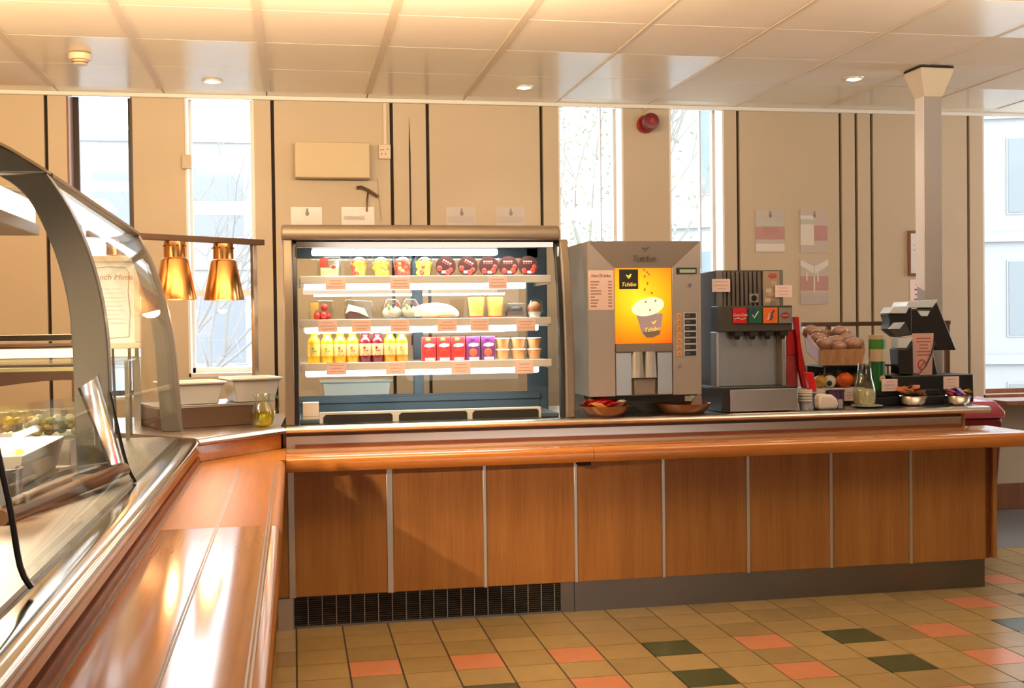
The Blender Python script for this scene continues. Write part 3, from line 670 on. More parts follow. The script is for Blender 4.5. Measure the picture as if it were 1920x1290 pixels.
tz = at(800, 473, 5.75)[1]
MB(L).box(sx0 + .06, sx1 - .22, 5.73, 5.77, tz - .016, tz + .016, TUBE).build('light_tube', t, .008)
_l = D.lights.new('cabinet_top_light', 'AREA'); _l.shape = 'RECTANGLE'; _l.size, _l.size_y, _l.energy, _l.color = 1.0, .04, 5.0, (.95, 1.0, .97)
_o = D.objects.new('cabinet_top_light', _l); COL.objects.link(_o); _o.location = ((sx0 + sx1) / 2, 5.52, hz - .04); _o.rotation_euler = (R(15), 0, 0)
for p_ in (sx0 - .016, sx1 + .034): MB(L).box(p_ - .005, p_ + .005, 5.48, 5.5, ZW + .2, 1.70, CHROME).build('shelf_upright', t)
b = MB((XL + .10, 5.43, dz1)); x0, x1 = at(568, 770, 5.44)[0], at(598, 770, 5.44)[0]
b.box(x0, x1, 5.427, 5.49, dz1 + .0005, at(580, 755, 5.44)[1], PAPER).box(x0 + .001, x1 - .001, 5.4262, 5.427, .91, .9115, INK)
solo(b, 'card_box', 'small white box standing in the left end of the cabinet deck', 'box', bevel=.002)

def card(px0, px1, py0, py1, Y, label, name='price_card', cat='price card', group='pink price cards', m=PINKCARD, seed=0, hole=False):
    x0, z1 = at(px0, py0, Y); x1, z0 = at(px1, py1, Y)
    t = thing(name, label, cat, ((x0 + x1) / 2, Y, z0), 0, group); w_ = (x1 - x0) / 2
    MB().box(-w_, w_, -.0012, .0012, 0, z1 - z0, m).build('card', t)
    MB().lines(-w_ * .8, w_ * .8, (z1 - z0) * .12, (z1 - z0) * .9, -.0022, 3, mat('pink_ink', (0.62, 0.33, 0.28), .7), seed, .16).build('printing', t)
    return t
YCd = SY0 - .004
for px0, px1, k, lb in ((610, 649, 0, 'below the salad sandwich box, top shelf'), (731, 769, 0, 'below the third fruit pot, top shelf'), (916, 951, 0, 'below the round dark puddings, top shelf'),
                        (596, 633, 1, 'below the cheese and tomato box, middle shelf'), (659, 696, 1, 'below the cake wedge, middle shelf'), (732, 768, 1, 'below the wrapped rolls, middle shelf'), (820, 857, 1, 'below the long white bag, middle shelf'), (882, 917, 1, 'below the tall orange cups, middle shelf'), (968, 1004, 1, 'below the dark cake and muffin, middle shelf'),
                        (612, 650, 2, 'below the yellow juice bottles, bottom shelf'), (723, 760, 2, 'below the dark red juice bottles, bottom shelf'), (846, 883, 2, 'below the red drink cartons, bottom shelf'), (965, 1001, 2, 'below the stacked pots, bottom shelf')):
    y0 = (520, 599, 679)[k] - .006 * (px0 - 800); card(px0, px1, y0, y0 + 22, YCd, 'pink price card ' + lb, seed=px0)

# ---- food on the shelves
IY = 5.60
def sx(px, k, Y=IY): return at(px, (500, 580, 655)[k], Y)[0]
def potx(px): return sx(px, 0)
# top shelf
t = thing('sandwich_box', 'clear box of salad with a red pepper square at the end of the top shelf', 'food box', (sx(617, 0), IY, SHZ[0] + .0005))
MB().prism([(-.056, 0), (.056, 0), (.052, .098), (-.052, .098)], 'xz', -.05, .05, PLASTIC).build('box_body', t, .004)
REDF = mat('red_food', (0.62, 0.035, 0.02), 0.4, var=.2, vscale=40); ORANGEF = mat('orange_fruit', (0.85, 0.36, 0.03), 0.4, var=.25, vscale=50); GREENF = mat('green_food', (0.12, 0.2, 0.04), 0.5)
b = MB(); b.box(-.044, -.005, -.046, -.03, .052, .09, REDF).box(-.042, .042, -.045, .04, .004, .045, mat('bread', (0.72, 0.5, 0.28), .7)).prism([(.0, .05), (.045, .045), (.045, .085)], 'xz', -.045, -.02, RICE)
b.ell((.02, -.045, .05), (.012, .005, .01), REDF, 8, 6).box(.005, .035, -.046, -.043, .062, .068, GREENF); b.build('filling', t)
FRU = [('first fruit pot on the top shelf, red strawberry inside', [ORANGEF, REDF, REDF]), ('second fruit pot on the top shelf, mostly orange melon', [ORANGEF, ORANGEF, YELL]), ('third fruit pot on the top shelf, dark red fruit over orange', [REDF, ORANGEF, REDF]), ('fourth fruit pot on the top shelf, beside the round puddings', [YELL, YELL, REDF])]
for k, (px, (lb, cols)) in enumerate(zip((673, 714, 754, 795), FRU)):
    t = thing('fruit_pot', 'clear domed ' + lb, 'fruit pot', (potx(px), IY, SHZ[0] + .0005), 0, 'fruit pots')
    MB().lathe([(.032, 0), (.044, .078), (.046, .08), (.046, .084), (.040, .10), (.024, .111), (.003, .113)], (0, 0, 0), PLASTIC, 20).build('pot_body', t)
    f = MB(); rr = random.Random(k + 4)
    f.lathe([(.028, .004), (.039, .072), (.03, .078)], (0, 0, 0), cols[0], 16)
    for q in range(12): a = rr.uniform(PI, 2 * PI); f.ell((.03 * math.cos(a), .03 * math.sin(a), rr.uniform(.015, .078)), (.011, .011, .011), rr.choice(cols), 8, 6, wob=.3)
    f.build('fruit', t)
DKR = mat('dark_pudding_lid', (0.045, 0.015, 0.012), 0.3)
for k, px in enumerate((834, 875, 914, 951, 988)):
    t = thing('pudding_pot', ['round dark pudding pot next to the fruit pots', 'round dark pudding pot, second of five', 'round dark pudding pot, middle of five', 'round dark pudding pot, second from the cabinet end', 'round dark pudding pot at the cabinet end'][k], 'pudding pot', (potx(px), IY - .03, SHZ[0] + .002), 0, 'round pudding pots')
    tl = Matrix.Rotation(R(-70), 3, 'X'); c0 = Vector((0, 0, .049))
    def disc(r, y0, y1, m, b): return b.rings([[c0 + Vector((r * math.cos(2 * PI * i / 24), y, r * math.sin(2 * PI * i / 24))) for i in range(24)] for y in (y0, y1)], m)
    b = MB(); disc(.049, -.008, 0, DKR, b); b.build('lid', t)
    b = MB(); b.rings([[c0 + Vector((r * math.cos(2 * PI * i / 24), y, r * math.sin(2 * PI * i / 24))) for i in range(24)] for r, y in ((.045, 0.0005), (.036, .05))], PLASTIC); b.build('cup', t)
    b = MB(); turn = -.5 if k < 2 else 0
    def rp(x, z): c, s_ = math.cos(turn), math.sin(turn); return (x * c - z * s_, -.0088, .049 + x * s_ + z * c)
    for fx, fz, fr in ((-.022, -.024, .013), (.022, -.022, .013), (.03, -.004, .011)):
        p = rp(fx, fz); b.ell(p, (fr, .002, fr), REDF, 10, 6)
    p = rp(.004, -.030); b.box(p[0] - .010, p[0] + .010, -.0095, -.008, p[2] - .006, p[2] + .006, RICE)
    PL = mat('pale_lettering', (0.62, 0.42, 0.34), .6)
    c, s_ = math.cos(turn + (.5 if k < 2 else 0)), math.sin(turn + (.9 if k < 2 else 0))
    for q, zz in enumerate((.022, .012)):
        for u in range(4):
            p = rp(-.022 + u * .012, zz); b.box(p[0] - .004, p[0] + .004, -.0092, -.008, p[2] - .003, p[2] + .003, PL if q == 0 else mat('dull_red_print', (.3, .04, .03), .6))
    b.build('lid_print', t)
# middle shelf
z1 = SHZ[1] + .0005
t = thing('snack_box', 'clear box of yellow cheese and red tomatoes, middle shelf end', 'food box', (sx(602, 1), IY, z1))
MB().prism([(-.06, 0), (.06, 0), (.054, .095), (-.054, .095)], 'xz', -.05, .05, PLASTIC).build('box_body', t, .004)
b = MB(); b.box(-.05, -.012, -.045, .02, .05, .085, mat('cheese', (0.85, 0.5, 0.12), .5)).box(-.048, -.03, -.045, .02, .006, .05, mat('cheese', (0.85, 0.5, 0.12), .5))
for p in ((-.02, -.04, .022), (.01, -.04, .024), (.016, -.035, .062), (-.004, -.02, .02), (.03, -.01, .02)): b.ell(p, (.018,) * 3, REDF, 12, 8)
b.build('cheese_and_tomato', t)
t = thing('cake_box', 'clear wedge box with chocolate cake slice and cream, middle shelf', 'cake box', (sx(671, 1), IY, z1))
MB().prism([(-.066, 0), (.072, 0), (.066, .09), (-.06, .10)], 'xz', -.045, .05, PLASTIC).build('box_body', t, .004)
b = MB(); CHOC = mat('chocolate_cake', (0.10, 0.035, 0.02), .6, var=.3, vscale=40)
b.prism([(-.058, .005), (.058, .005), (.0, .035), (-.04, .042), (-.058, .03)], 'xz', -.035, .035, CHOC).prism([(-.058, .031), (-.04, .043), (.0, .036), (.05, .012), (.03, .055), (-.045, .075)], 'xz', -.03, .03, RICE); b.build('cake_slice', t)
WRAP = mat('clear_wrap', (0.78, 0.77, 0.72), .25, var=.06, vscale=20, spec=.8)
for k, px in enumerate((735, 769)):
    t = thing('wrapped_roll', ['clear wrapped filled roll next to the cake box', 'clear wrapped filled roll beside the long white bag'][k], 'roll', (sx(px, 1), IY, z1), 0, 'wrapped rolls')
    MB().ell((0, 0, .033), (.048, .05, .032), mat('pale_roll', (0.72, 0.58, 0.4), .6, var=.15, vscale=20), 16, 10).build('roll', t)
    MB().prism([(-.05, 0), (.05, 0), (.047, .055), (.022, .10), (-.03, .102), (-.046, .06)], 'xz', -.055, .052, PLASTIC).build('wrapper', t, .008)
    b = MB()
    for q in range(3): b.ell((-.02 + q * .022, -.045, .06 + .008 * q), (.007, .006, .014), (LETT, DARKGREY, REDF)[q], 8, 6)
    b.build('filling', t)
t = thing('wrapped_baguette', 'long white paper bag with brown bread showing, middle shelf', 'baguette', (sx(818, 1), IY, z1))
b = MB(); b.prism(smooth([(-.11, .012), (-.108, .05), (-.07, .072), (.0, .078), (.06, .066), (.098, .042), (.106, .02)], 3) + [(.10, .012)], 'xz', -.05, .04, mat('white_bag', (0.86, 0.83, 0.78), .45)); b.build('paper_bag', t, .012, 3)
MB().ell((.04, -.035, .018), (.055, .03, .016), mat('crust', (0.5, 0.27, 0.12), .6), 12, 8).ell((-.04, -.035, .015), (.05, .03, .014), mat('crust', (0.5, 0.27, 0.12), .6), 12, 8).build('bread', t)
for k, px in enumerate((893, 928)):
    t = thing('granola_cup', ['tall orange cup with red base, beside the long white bag', 'tall orange cup with red base, beside the dark cake'][k], 'cup', (sx(px, 1), IY, z1), 0, 'tall orange cups')
    MB().lathe([(.034, .012), (.0425, .105)], (0, 0, 0), mat('orange_cup_wall', (0.78, 0.40, 0.10), .35, var=.1, vscale=6, stretch=(4, 4, .3)), 22).build('cup_wall', t)
    MB().lathe([(.031, 0), (.034, .0118)], (0, 0, 0), mat('red_jam', (0.5, 0.03, 0.015), .3), 22).build('jam_base', t)
    MB().lathe([(.0435, .1052), (.045, .107), (.045, .112), (.041, .114)], (0, 0, 0), PLASTIC, 22).build('lid', t)
t = thing('cake_box', 'clear box holding a dark iced cake, middle shelf', 'cake box', (sx(965, 1), IY, z1))
MB().prism([(-.05, 0), (.05, 0), (.045, .075), (-.045, .075)], 'xz', -.05, .05, PLASTIC).build('box_body', t, .005)
MB().box(-.04, .04, -.045, .03, .012, .034, CHOC).ell((0, -.01, .045), (.04, .035, .02), DARKGREY, 14, 8, wob=.2).build('cake', t)
t = thing('wrapped_muffin', 'muffin in clear wrap at the cabinet end of the middle shelf', 'muffin', (sx(1000, 1), IY - .03, z1))
MB().ell((0, 0, .045), (.036, .036, .036), mat('muffin', (0.42, 0.17, 0.08), .7, var=.3, vscale=50, bump=.5), 16, 10, wob=.1).lathe([(.026, 0), (.034, .03)], (0, 0, 0), WPLAST, 16).build('muffin_body', t)
MB().ell((0, 0, .048), (.042, .042, .047), PLASTIC, 14, 8, wob=.15).build('wrapper', t)
# bottom shelf
z2 = SHZ[2] + .0005
BOT = [((0.85, 0.50, 0.015), (0.80, 0.70, 0.20), (.35, .42, .05), 'lemon yellow juice bottle with green edged label'), ((0.85, 0.50, 0.015), (0.80, 0.70, 0.20), (.35, .42, .05), ''), ((0.85, 0.40, 0.01), (0.88, 0.60, 0.25), (.7, .12, .03), 'orange juice bottle with red dot label'), ((0.85, 0.40, 0.01), (0.88, 0.60, 0.25), (.7, .12, .03), ''),
       ((0.14, 0.008, 0.014), (0.72, 0.48, 0.26), (.25, .02, .02), 'dark red juice bottle with cream label'), ((0.14, 0.008, 0.014), (0.72, 0.48, 0.26), (.25, .02, .02), ''), ((0.62, 0.24, 0.01), (0.85, 0.56, 0.22), (.6, .35, .1), 'amber juice bottle with cream label'), ((0.62, 0.24, 0.01), (0.85, 0.56, 0.22), (.6, .35, .1), '')]
POSL = ['at the very end of the shelf', 'second from the shelf end', 'beside the lemon yellow pair', 'beside the dark red pair', 'next to the orange juice', 'next to the amber juice', 'next to the dark red juice', 'at the carton end of the row']
for k, px in enumerate((589, 613.5, 638, 661, 685, 707.5, 731, 753)):
    cj, cl, ca, lb = BOT[k]; lb = lb or BOT[k - 1][3]
    t = thing('juice_bottle', lb + ', ' + POSL[k], 'bottle', (sx(px, 2, 5.57), 5.57, z2), 0, 'juice bottles')
    mj = mat('juice_%d' % (k // 2), cj, .18, var=.1, vscale=20); ml = mat('bottle_label_%d' % (k // 2), cl, .5, var=.08, vscale=60)
    MB().lathe([(.027, 0), (.030, .004), (.030, .098), (.027, .112), (.019, .124), (.0165, .128), (.0165, .134)], (0, 0, 0), mj, 20).build('bottle_body', t)
    MB().lathe([(.0175, .1342), (.0185, .136), (.0185, .148), (.016, .151)], (0, 0, 0), mj, 16).build('cap', t)
    b = MB(); b.rings([[(.0304 * math.cos(2 * PI * i / 20), .0304 * math.sin(2 * PI * i / 20), z) for i in range(20)] for z in (.035, .092)], ml, False); b.build('label', t)
    b = MB(); mk = mat('label_mark_%d' % (k // 2), ca, .5)
    b.ell((-.006, -.0300, .072), (.006, .0012, .007), mk, 8, 6).box(-.015, .015, -.0285, -.0268, .036, .041, mk).box(-.010, .012, -.0302, -.0285, .056, .060, mk); b.build('label_print', t)
CARC = [mat('red_carton', (0.60, 0.03, 0.03), .4, var=.25, vscale=30), mat('purple_carton', (0.16, 0.03, 0.14), .4, var=.4, vscale=30)]
CLB = ['red drink carton beside the amber juice', 'red drink carton, middle of the three', 'red drink carton touching the purple ones', 'purple drink carton touching the red ones', 'purple drink carton beside the stacked pots']
SILV = mat('silver_print', (0.50, 0.50, 0.55), .4)
for k, px in enumerate((803.5, 831, 858, 886, 914)):
    t = thing('drink_carton', CLB[k], 'carton', (sx(px, 2, 5.57), 5.57, z2), 0, 'drink cartons'); m = CARC[k // 3]
    MB().box(-.0335, .0335, -.022, .022, 0, .118, m).build('carton_body', t, .002)
    b = MB(); b.rings([[(x * 1.0, -.0228 + dy_, z) for x, z in ((-.024, .072), (.0, .066), (.026, .072), (.028, .084), (0, .088), (-.02, .082))] for dy_ in (0, .001)], SILV)
    b.box(-.02, .028, -.0228, -.022, .004, .018, SILV).ell((0, -.022, .040), (.02, .0015, .02), REDF if k < 3 else mat('orange_print', (.6, .12, .05), .5), 12, 6).ell((-.004, -.022, .105), (.013, .0012, .010), GREENF if k < 3 else mat('violet_print', (.09, .02, .12), .5), 8, 6); b.build('carton_print', t)
CUPM = mat('caramel_pot', (0.72, 0.38, 0.16), .4, var=.1, vscale=40)
for c_, px in enumerate((942, 972, 1002)):
    for r_ in (0, 1):
        t = thing('dessert_pot', 'caramel dessert pot with white rim, %s %s' % ('upper' if r_ else 'lower', ('beside the purple cartons', 'of the middle stack', 'at the cabinet end')[c_]), 'dessert pot', (sx(px, 2, 5.57), 5.57, z2 + r_ * .0545), 0, 'stacked dessert pots')
        MB().lathe([(.026, 0), (.033, .047)], (0, 0, 0), CUPM, 20).build('pot_body', t)
        MB().lathe([(.035, .0472), (.0365, .049), (.0365, .052), (.034, .054)], (0, 0, 0), WPLAST, 20).build('lid', t)
# white tubs behind the cabinet, seen through it
t = thing('plastic_tub', 'white plastic tub seen through the bottom of the chilled cabinet', 'tub', ((at(600, 725, 6.05)[0] + at(735, 725, 6.05)[0]) / 2, 6.06, ZW + .0005), 0, 'white plastic tubs')
w_ = (at(735, 725, 6.05)[0] - at(600, 725, 6.05)[0]) / 2
MB().rings([[(-a, -d, z), (a, -d, z), (a, d, z), (-a, d, z)] for a, d, z in ((w_ - .03, .06, 0), (w_ - .012, .075, .16), (w_, .085, .162), (w_, .085, .172), (w_ - .02, .07, .172), (w_ - .036, .05, .006))], WPLAST).build('tub_body', t, .004)

# ================================================================== COFFEE MACHINE
YC = 5.42
def cx(px, py): return at(px, py, YC)
X0, X1 = cx(1103, 600)[0], cx(1314.5, 600)[0]
Z0, Z1 = cx(1210, 742)[1], cx(1210, 452)[1]
t = thing('coffee_machine', 'taupe hot drinks machine with a glowing orange cup picture', 'coffee machine', ((X0 + X1) / 2, YC, ZW))
L = t.location
PX0, PZ1 = cx(1153, 503); PX1, PZ0 = cx(1260.5, 643)
BZ0 = Z0 + .004
MB(L).box(X0, X1, YC + .012, 5.98, Z0, Z1, TAUPE).build('body', t, .004)
b = MB(L)   # front face around the picture and the cup bay
b.box(X0, PX0 - .003, YC, YC + .012, Z0, PZ1, TAUPE).box(PX1 + .003, X1, YC, YC + .012, Z0, PZ1, TAUPE)
b.build('front_panel', t, .002)
b = MB(L)   # splayed hood with slanting sides
q = [(X0, Z1), (X1, Z1), (PX1 + .003, PZ1), (PX0 - .003, PZ1)]
def v3(p, y): return (p[0], y, p[1])
b.add([v3((X0, Z1), YC), v3((X0, PZ1), YC), v3((PX0 - .003, PZ1), YC), v3((PX0 - .003, PZ1), YC + .012), v3((X0, Z1), YC + .012), v3((X0, PZ1), YC + .012)], [(0, 1, 2), (0, 2, 3, 4), (1, 5, 3, 2), (0, 4, 5, 1)], TAUPE)
b.add([v3((X1, Z1), YC), v3((X1, PZ1), YC), v3((PX1 + .003, PZ1), YC), v3((PX1 + .003, PZ1), YC + .012), v3((X1, Z1), YC + .012), v3((X1, PZ1), YC + .012)], [(0, 2, 1), (0, 4, 3, 2), (1, 2, 3, 5), (0, 1, 5, 4)], TAUPE)
b.add([v3((X0, Z1), YC), v3((X1, Z1), YC), v3((PX1 + .003, PZ1), YC + .0119), v3((PX0 - .003, PZ1), YC + .0119)], [(0, 1, 2, 3)], TAUPED)
b.build('hood_panel', t)
lx, lz = cx(1207, 485)
b = MB(L); EMB = mat('embossed_dark', (0.16, 0.125, 0.10), .4)
b.text('Tchibo', .044, (lx, YC + .003, lz - .012), EMB, uz=(0, .05, 1), shear=.25, th=.003)
lx2, lz2 = cx(1210, 467)
b.tube([(lx2 - .018, YC + .003, lz2 + .006), (lx2, YC + .003, lz2 + .002), (lx2 + .018, YC + .001, lz2 + .010)], .0035, EMB, 6).tube([(lx2 - .012, YC + .004, lz2 + .001), (lx2, YC + .004, lz2 - .008), (lx2 + .013, YC + .004, lz2 + .002)], .003, EMB, 6).tube([(lx2, YC + .004, lz2 - .008), (lx2 - .002, YC + .005, lz2 - .016)], .003, EMB, 6)
b.build('embossed_logo', t)
# back-lit picture
m = D.materials.new('lit_orange_picture'); m.use_nodes = True; nt = m.node_tree; pb = nt.nodes['Principled BSDF']
tc = nt.nodes.new('ShaderNodeTexCoord'); mp = nt.nodes.new('ShaderNodeMapping'); gr = nt.nodes.new('ShaderNodeTexGradient'); gr.gradient_type = 'SPHERICAL'
pcx, pcz = cx(1195, 560)
mp.inputs['Location'].default_value = (-(pcx - L.x) / .30, 0, -(pcz - L.z) / .27); mp.inputs['Scale'].default_value = (1 / .30, 0.0, 1 / .27)
cr = nt.nodes.new('ShaderNodeValToRGB')
e = cr.color_ramp.elements; e[0].position = 0.0; e[0].color = (0.80, 0.10, 0.003, 1); e[1].position = 1.0; e[1].color = (1, 0.80, 0.03, 1)
for p_, c_ in ((.30, (1.0, .27, .003, 1)), (.62, (1.0, .50, .006, 1))): k = e.new(p_); k.color = c_
nt.links.new(tc.outputs['Object'], mp.inputs[0]); nt.links.new(mp.outputs[0], gr.inputs[0]); nt.links.new(gr.outputs[0], cr.inputs[0])
nt.links.new(cr.outputs[0], pb.inputs['Emission Color']); nt.links.new(cr.outputs[0], pb.inputs['Base Color']); pb.inputs['Emission Strength'].default_value = 0.72
pic = MB(L).box(PX0, PX1, YC + .004, YC + .012, PZ0, PZ1, m).build('lit_picture', t)
def litm(n, c, e=.9): return mat('lit_' + n, c, .4, emit=e)
yl = YC + .0035
b = MB(L)
sq = [cx(1161, 505), cx(1197, 542)]
b.box(sq[0][0], sq[1][0], yl - .0006, yl, sq[1][1], sq[0][1], mat('print_black', (.02, .02, .02), .4))
GOLD = litm('gold_print', (.95, .62, .06), .8)
tx_, tz_ = cx(1179, 535); b.text('Tchibo', .027, (tx_, yl - .0014, tz_ - .004), GOLD, shear=.25)
tx_, tz_ = cx(1179, 518); b.tube([(tx_ - .013, yl - .001, tz_ + .006), (tx_, yl - .001, tz_), (tx_ + .013, yl - .001, tz_ + .010)], .003, GOLD, 6).tube([(tx_ - .008, yl - .001, tz_), (tx_, yl - .001, tz_ - .010), (tx_ + .010, yl - .001, tz_ + .002)], .0028, GOLD, 6)
def poly(pts, m, y): 
    p = [cx(*q) for q in pts]; b.prism(p, 'xz', y - .0005, y, m)
poly([(1193, 588), (1243, 588), (1238, 626), (1225, 632), (1212, 632), (1204, 626)], litm('cup_grey', (.30, .22, .22), .55), yl - .001)
poly([(1205, 622), (1239, 618), (1237, 627), (1224, 633), (1212, 633)], litm('cup_base', (.16, .11, .07), .45), yl - .0016)
fo = [(1215 + 30 * math.cos(a) , 575 + 17 * math.sin(a) - 5 * math.cos(a)) for a in [2 * PI * i / 28 for i in range(28)]]
poly(fo, litm('foam', (1.0, .92, .52), 1.0), yl - .002)
tx_, tz_ = cx(1223, 620); b.text('Tchibo', .030, (tx_, yl - .0034, tz_ - .003), GOLD, ux=(.98, 0, .12), uz=(-.12, 0, .98), shear=.25)
tx_, tz_ = cx(1226, 605); b.tube([(tx_ - .010, yl - .003, tz_ + .004), (tx_, yl - .003, tz_ - .006), (tx_ + .011, yl - .003, tz_ + .010)], .0035, GOLD, 6)
BEAN = litm('bean_brown', (.50, .17, .02), .5)
for px, py in ((1208, 506), (1213, 510), (1217, 514), (1209, 518), (1214, 531), (1209, 543), (1222, 549), (1211, 566), (1229, 564), (1219, 581)):
    x, z = cx(px, py); b.ell((x, yl - .0026, z), (.008, .001, .005), BEAN, 10, 4, Matrix.Rotation(R(px * 37 % 180), 3, 'Y'))
b.build('picture_print', pic)
# cup bay
BX0, BX1 = PX0, PX1; BZ1 = cx(1200, 660)[1]
b = MB(L); b.box(BX0, BX1, YC - .004, YC + .012, BZ1, PZ0 - .003, TAUPED).box(BX0, BX1, YC - .0042, YC, BZ1 - .004, BZ1 + .006, BROWNMETAL).build('bay_lintel', t, .002)
s1x, s2x = cx(1185, 700)[0], cx(1233, 700)[0]
BAYM = mat('satin_steel_panel', (0.50, 0.51, 0.50), .3, .9)
for p_, q_ in ((BX0, s1x), (s2x, BX1)): MB(L).box(p_, q_, YC + .003, YC + .012, BZ0, BZ1, BAYM).build('bay_side', t, .002)
zc = cx(1205, 708)[1]
for px in (1196, 1220): x = cx(px, 690)[0]; MB(L).cyl((x, YC + .012, zc), (x, YC + .012, BZ1 + .002), .034, mat('satin_spout', (.56, .58, .59), .45, .6), .028, 20).build('spout', t)
b = MB(L); b.box(s1x, s2x, YC + .0115, YC + .013, BZ0, BZ1, mat('bay_back', (.16, .13, .11), .5)).build('bay_back', t)
b = MB(L); b.box(s1x + .012, s2x - .012, YC - .002, YC + .012, BZ0, zc - .006, TAUPED).build('cup_guard', t, .003)
# controls
dx0, dz1 = cx(1268, 502); dx1, dz0 = cx(1306, 514)
b = MB(L); b.box(dx0, dx1, YC - .003, YC, dz0, dz1, BLACK).box(dx0 + .016, dx1 - .006, YC - .0036, YC - .003, dz0 + .007, dz1 - .008, litm('green_lcd', (.28, .36, .22), .25)).build('display', t, .001)
bx0, bz1 = cx(1281.5, 586); bx1, bz0 = cx(1307, 668)
kp = MB(L).box(bx0, bx1, YC - .0025, YC, bz0, bz1, mat('label_frame', (.62, .60, .60), .35, .4)).build('button_labels', t, .002)
b = MB(L); n_ = 7
for i in range(n_):
    z = bz1 - (i + .5) * (bz1 - bz0) / n_
    b.box(bx0 + .005, bx1 - .005, YC - .0034, YC - .0024, z - .0115, z + .0115, BLACK).box(bx0 + .010, bx0 + .03, YC - .0038, YC - .0033, z - .0025, z + .0025, mat('faint_grey', (.2, .2, .2), .6))
b.build('label_strip', kp)
bc = cx(1273, 620)[0]
for i in range(n_):
    z = bz1 - (i + .5) * (bz1 - bz0) / n_
    b = MB(L); b.box(bc - .012, bc + .012, YC - .003, YC, z - .013, z + .013, mat('orange_surround', (.72, .40, .17), .4)).cyl((bc, YC - .006, z), (bc, YC - .002, z), .006, mat('button_cap', (.55, .22, .06), .3), seg=12).build('drink_button', t, .001)
lx, lz = cx(1293, 535); b = MB(L).cyl((lx, YC - .004, lz), (lx, YC + .002, lz), .011, mat('lock_grey', (.30, .27, .25), .3, .8), seg=16).box(lx - .002, lx + .002, YC - .0045, YC - .003, lz - .006, lz + .006, BLACK).build('lock', t)
lx, lz = cx(1275, 687); b = MB(L).cyl((lx, YC - .004, lz), (lx, YC + .002, lz), .009, mat('lock_grey', (.30, .27, .25), .3, .8), seg=16).build('lock', t)
MB(L).box(X0 + .03, X1 - .03, 5.585, 5.95, .0005 + ZW, Z0 - .0005, mat('plinth_grey', (.13, .115, .10), .5)).box(X0 + .01, X1 - .01, 5.56, 5.97, Z0 - .016, Z0 - .0005, mat('plinth_grey', (.13, .115, .10), .5)).build('plinth', t)
# price list taped on its front
x0, z1_ = cx(1103, 507); x1, z0_ = cx(1151, 581)
t = thing('price_list', 'pink hot drinks price list taped to the coffee machine', 'price list', ((x0 + x1) / 2, YC - .0015, z0_))
w_, h_ = (x1 - x0) / 2, z1_ - z0_
MB().box(-w_, w_, -.0006, .0012, 0, h_, PINKCARD).build('sheet', t)
b = MB(); b.text('Hot Drinks', .021, (0, -.0012, h_ - .033), INK)
for i in range(9):
    z = h_ - .058 - i * .0148; b.box(-w_ * .85, -w_ * .85 + (.045, .04, .03, .055, .055, .02, .04, .035, .03)[i], -.0012, -.0006, z, z + .006, mat('soft_ink', (.38, .22, .2), .7)).box(w_ * .55, w_ * .85, -.0012, -.0006, z, z + .006, mat('soft_ink', (.38, .22, .2), .7))
b.build('printing', t)

# ================================================================== SOFT DRINK DISPENSER
YS_ = 5.52
def sxz(px, py, Y=YS_): return at(px, py, Y)
X0, Z1 = sxz(1344, 507); X1, _ = sxz(1468, 507); ZB = sxz(1400, 577)[1]
t = thing('drink_dispenser', 'dark soft drink dispenser with four valves and steel drip tray', 'drinks dispenser', ((X0 + X1) / 2 + .05, YS_, ZW))
L = t.location
Xr = sxz(1474, 700, 5.46)[0]
MB(L).box(X0, Xr - .01, YS_ + .03, 6.02, ZW + .05, Z1, BLACK).build('body', t, .006)
b = MB(L); b.box(X0, X1, YS_ + .012, YS_ + .0295, ZB, Z1, mat('rib_base', (.045, .038, .032), .45))
for i in range(9):
    x = sxz(1359 + i * 8.1, 540)[0]; b.box(x - .008, x + .008, YS_, YS_ + .013, ZB + .004, Z1 - .006, mat('grey_rib', (.16, .135, .115), .35, .5))
b.build('ribbed_panel', t, .002)
ax, az = sxz(1413, 559); b = MB(L); b.box(ax - .024, ax + .024, YS_ - .006, YS_, az - .022, az + .022, mat('badge_grey', (.30, .27, .24), .4)).cyl((ax, YS_ - .009, az), (ax, YS_ - .004, az), .015, BLACKM, seg=18).build('round_badge', t, .001)
b = MB(L); px0, _ = sxz(1431, 510)
b.box(px0, X1 - .015, YS_ + .004, YS_ + .012, ZB, Z1 - .004, mat('tan_poster_panel', (.36, .28, .20), .5))
ex, ez = sxz(1449, 517); b.ell((ex, YS_ + .0035, ez), (.026, .001, .013), mat('dull_red_oval', (.48, .07, .06), .5), 16, 4)
for px, py, ww, hh, c_ in ((1442, 545, .03, .02, (.6, .5, .38)), (1447, 552, .045, .012, (.55, .36, .28)), (1440, 563, .03, .02, (.62, .52, .4)), (1450, 568, .03, .02, (.3, .2, .13)), (1452, 530, .03, .02, (.45, .36, .27))):
    ex, ez = sxz(px, py); b.box(ex - ww / 2, ex + ww / 2, YS_ + .003, YS_ + .004, ez - hh / 2, ez + hh / 2, mat('poster_print_%d' % px, c_, .6))
b.build('side_panel', t)
for p_, q_ in ((X1 - .015, X1), (X0 - .002, X0 + .03)): MB(L).box(p_, q_, YS_ - .001, YS_ + .012, ZB, Z1, mat('edge_grey', (.22, .19, .16), .35, .5)).build('edge_trim', t, .001)
VX0, VZ1 = sxz(1349, 576, 5.43); VX1, VZ0 = sxz(1487, 606, 5.43)
VB = sxz(1400, 622, 5.43)[1]
MB(L).box(VX0, VX1, 5.436, YS_ + .03, VB, VZ1 + .006, DARKGREY).build('valve_head', t, .004)
LOG = [mat('logo_red', (.50, .012, .012), .35), mat('logo_green', (.008, .10, .065), .35), mat('logo_orange', (.78, .17, .015), .35), mat('logo_grey', (.22, .20, .19), .35)]
WH = mat('logo_white', (.82, .78, .76), .4)
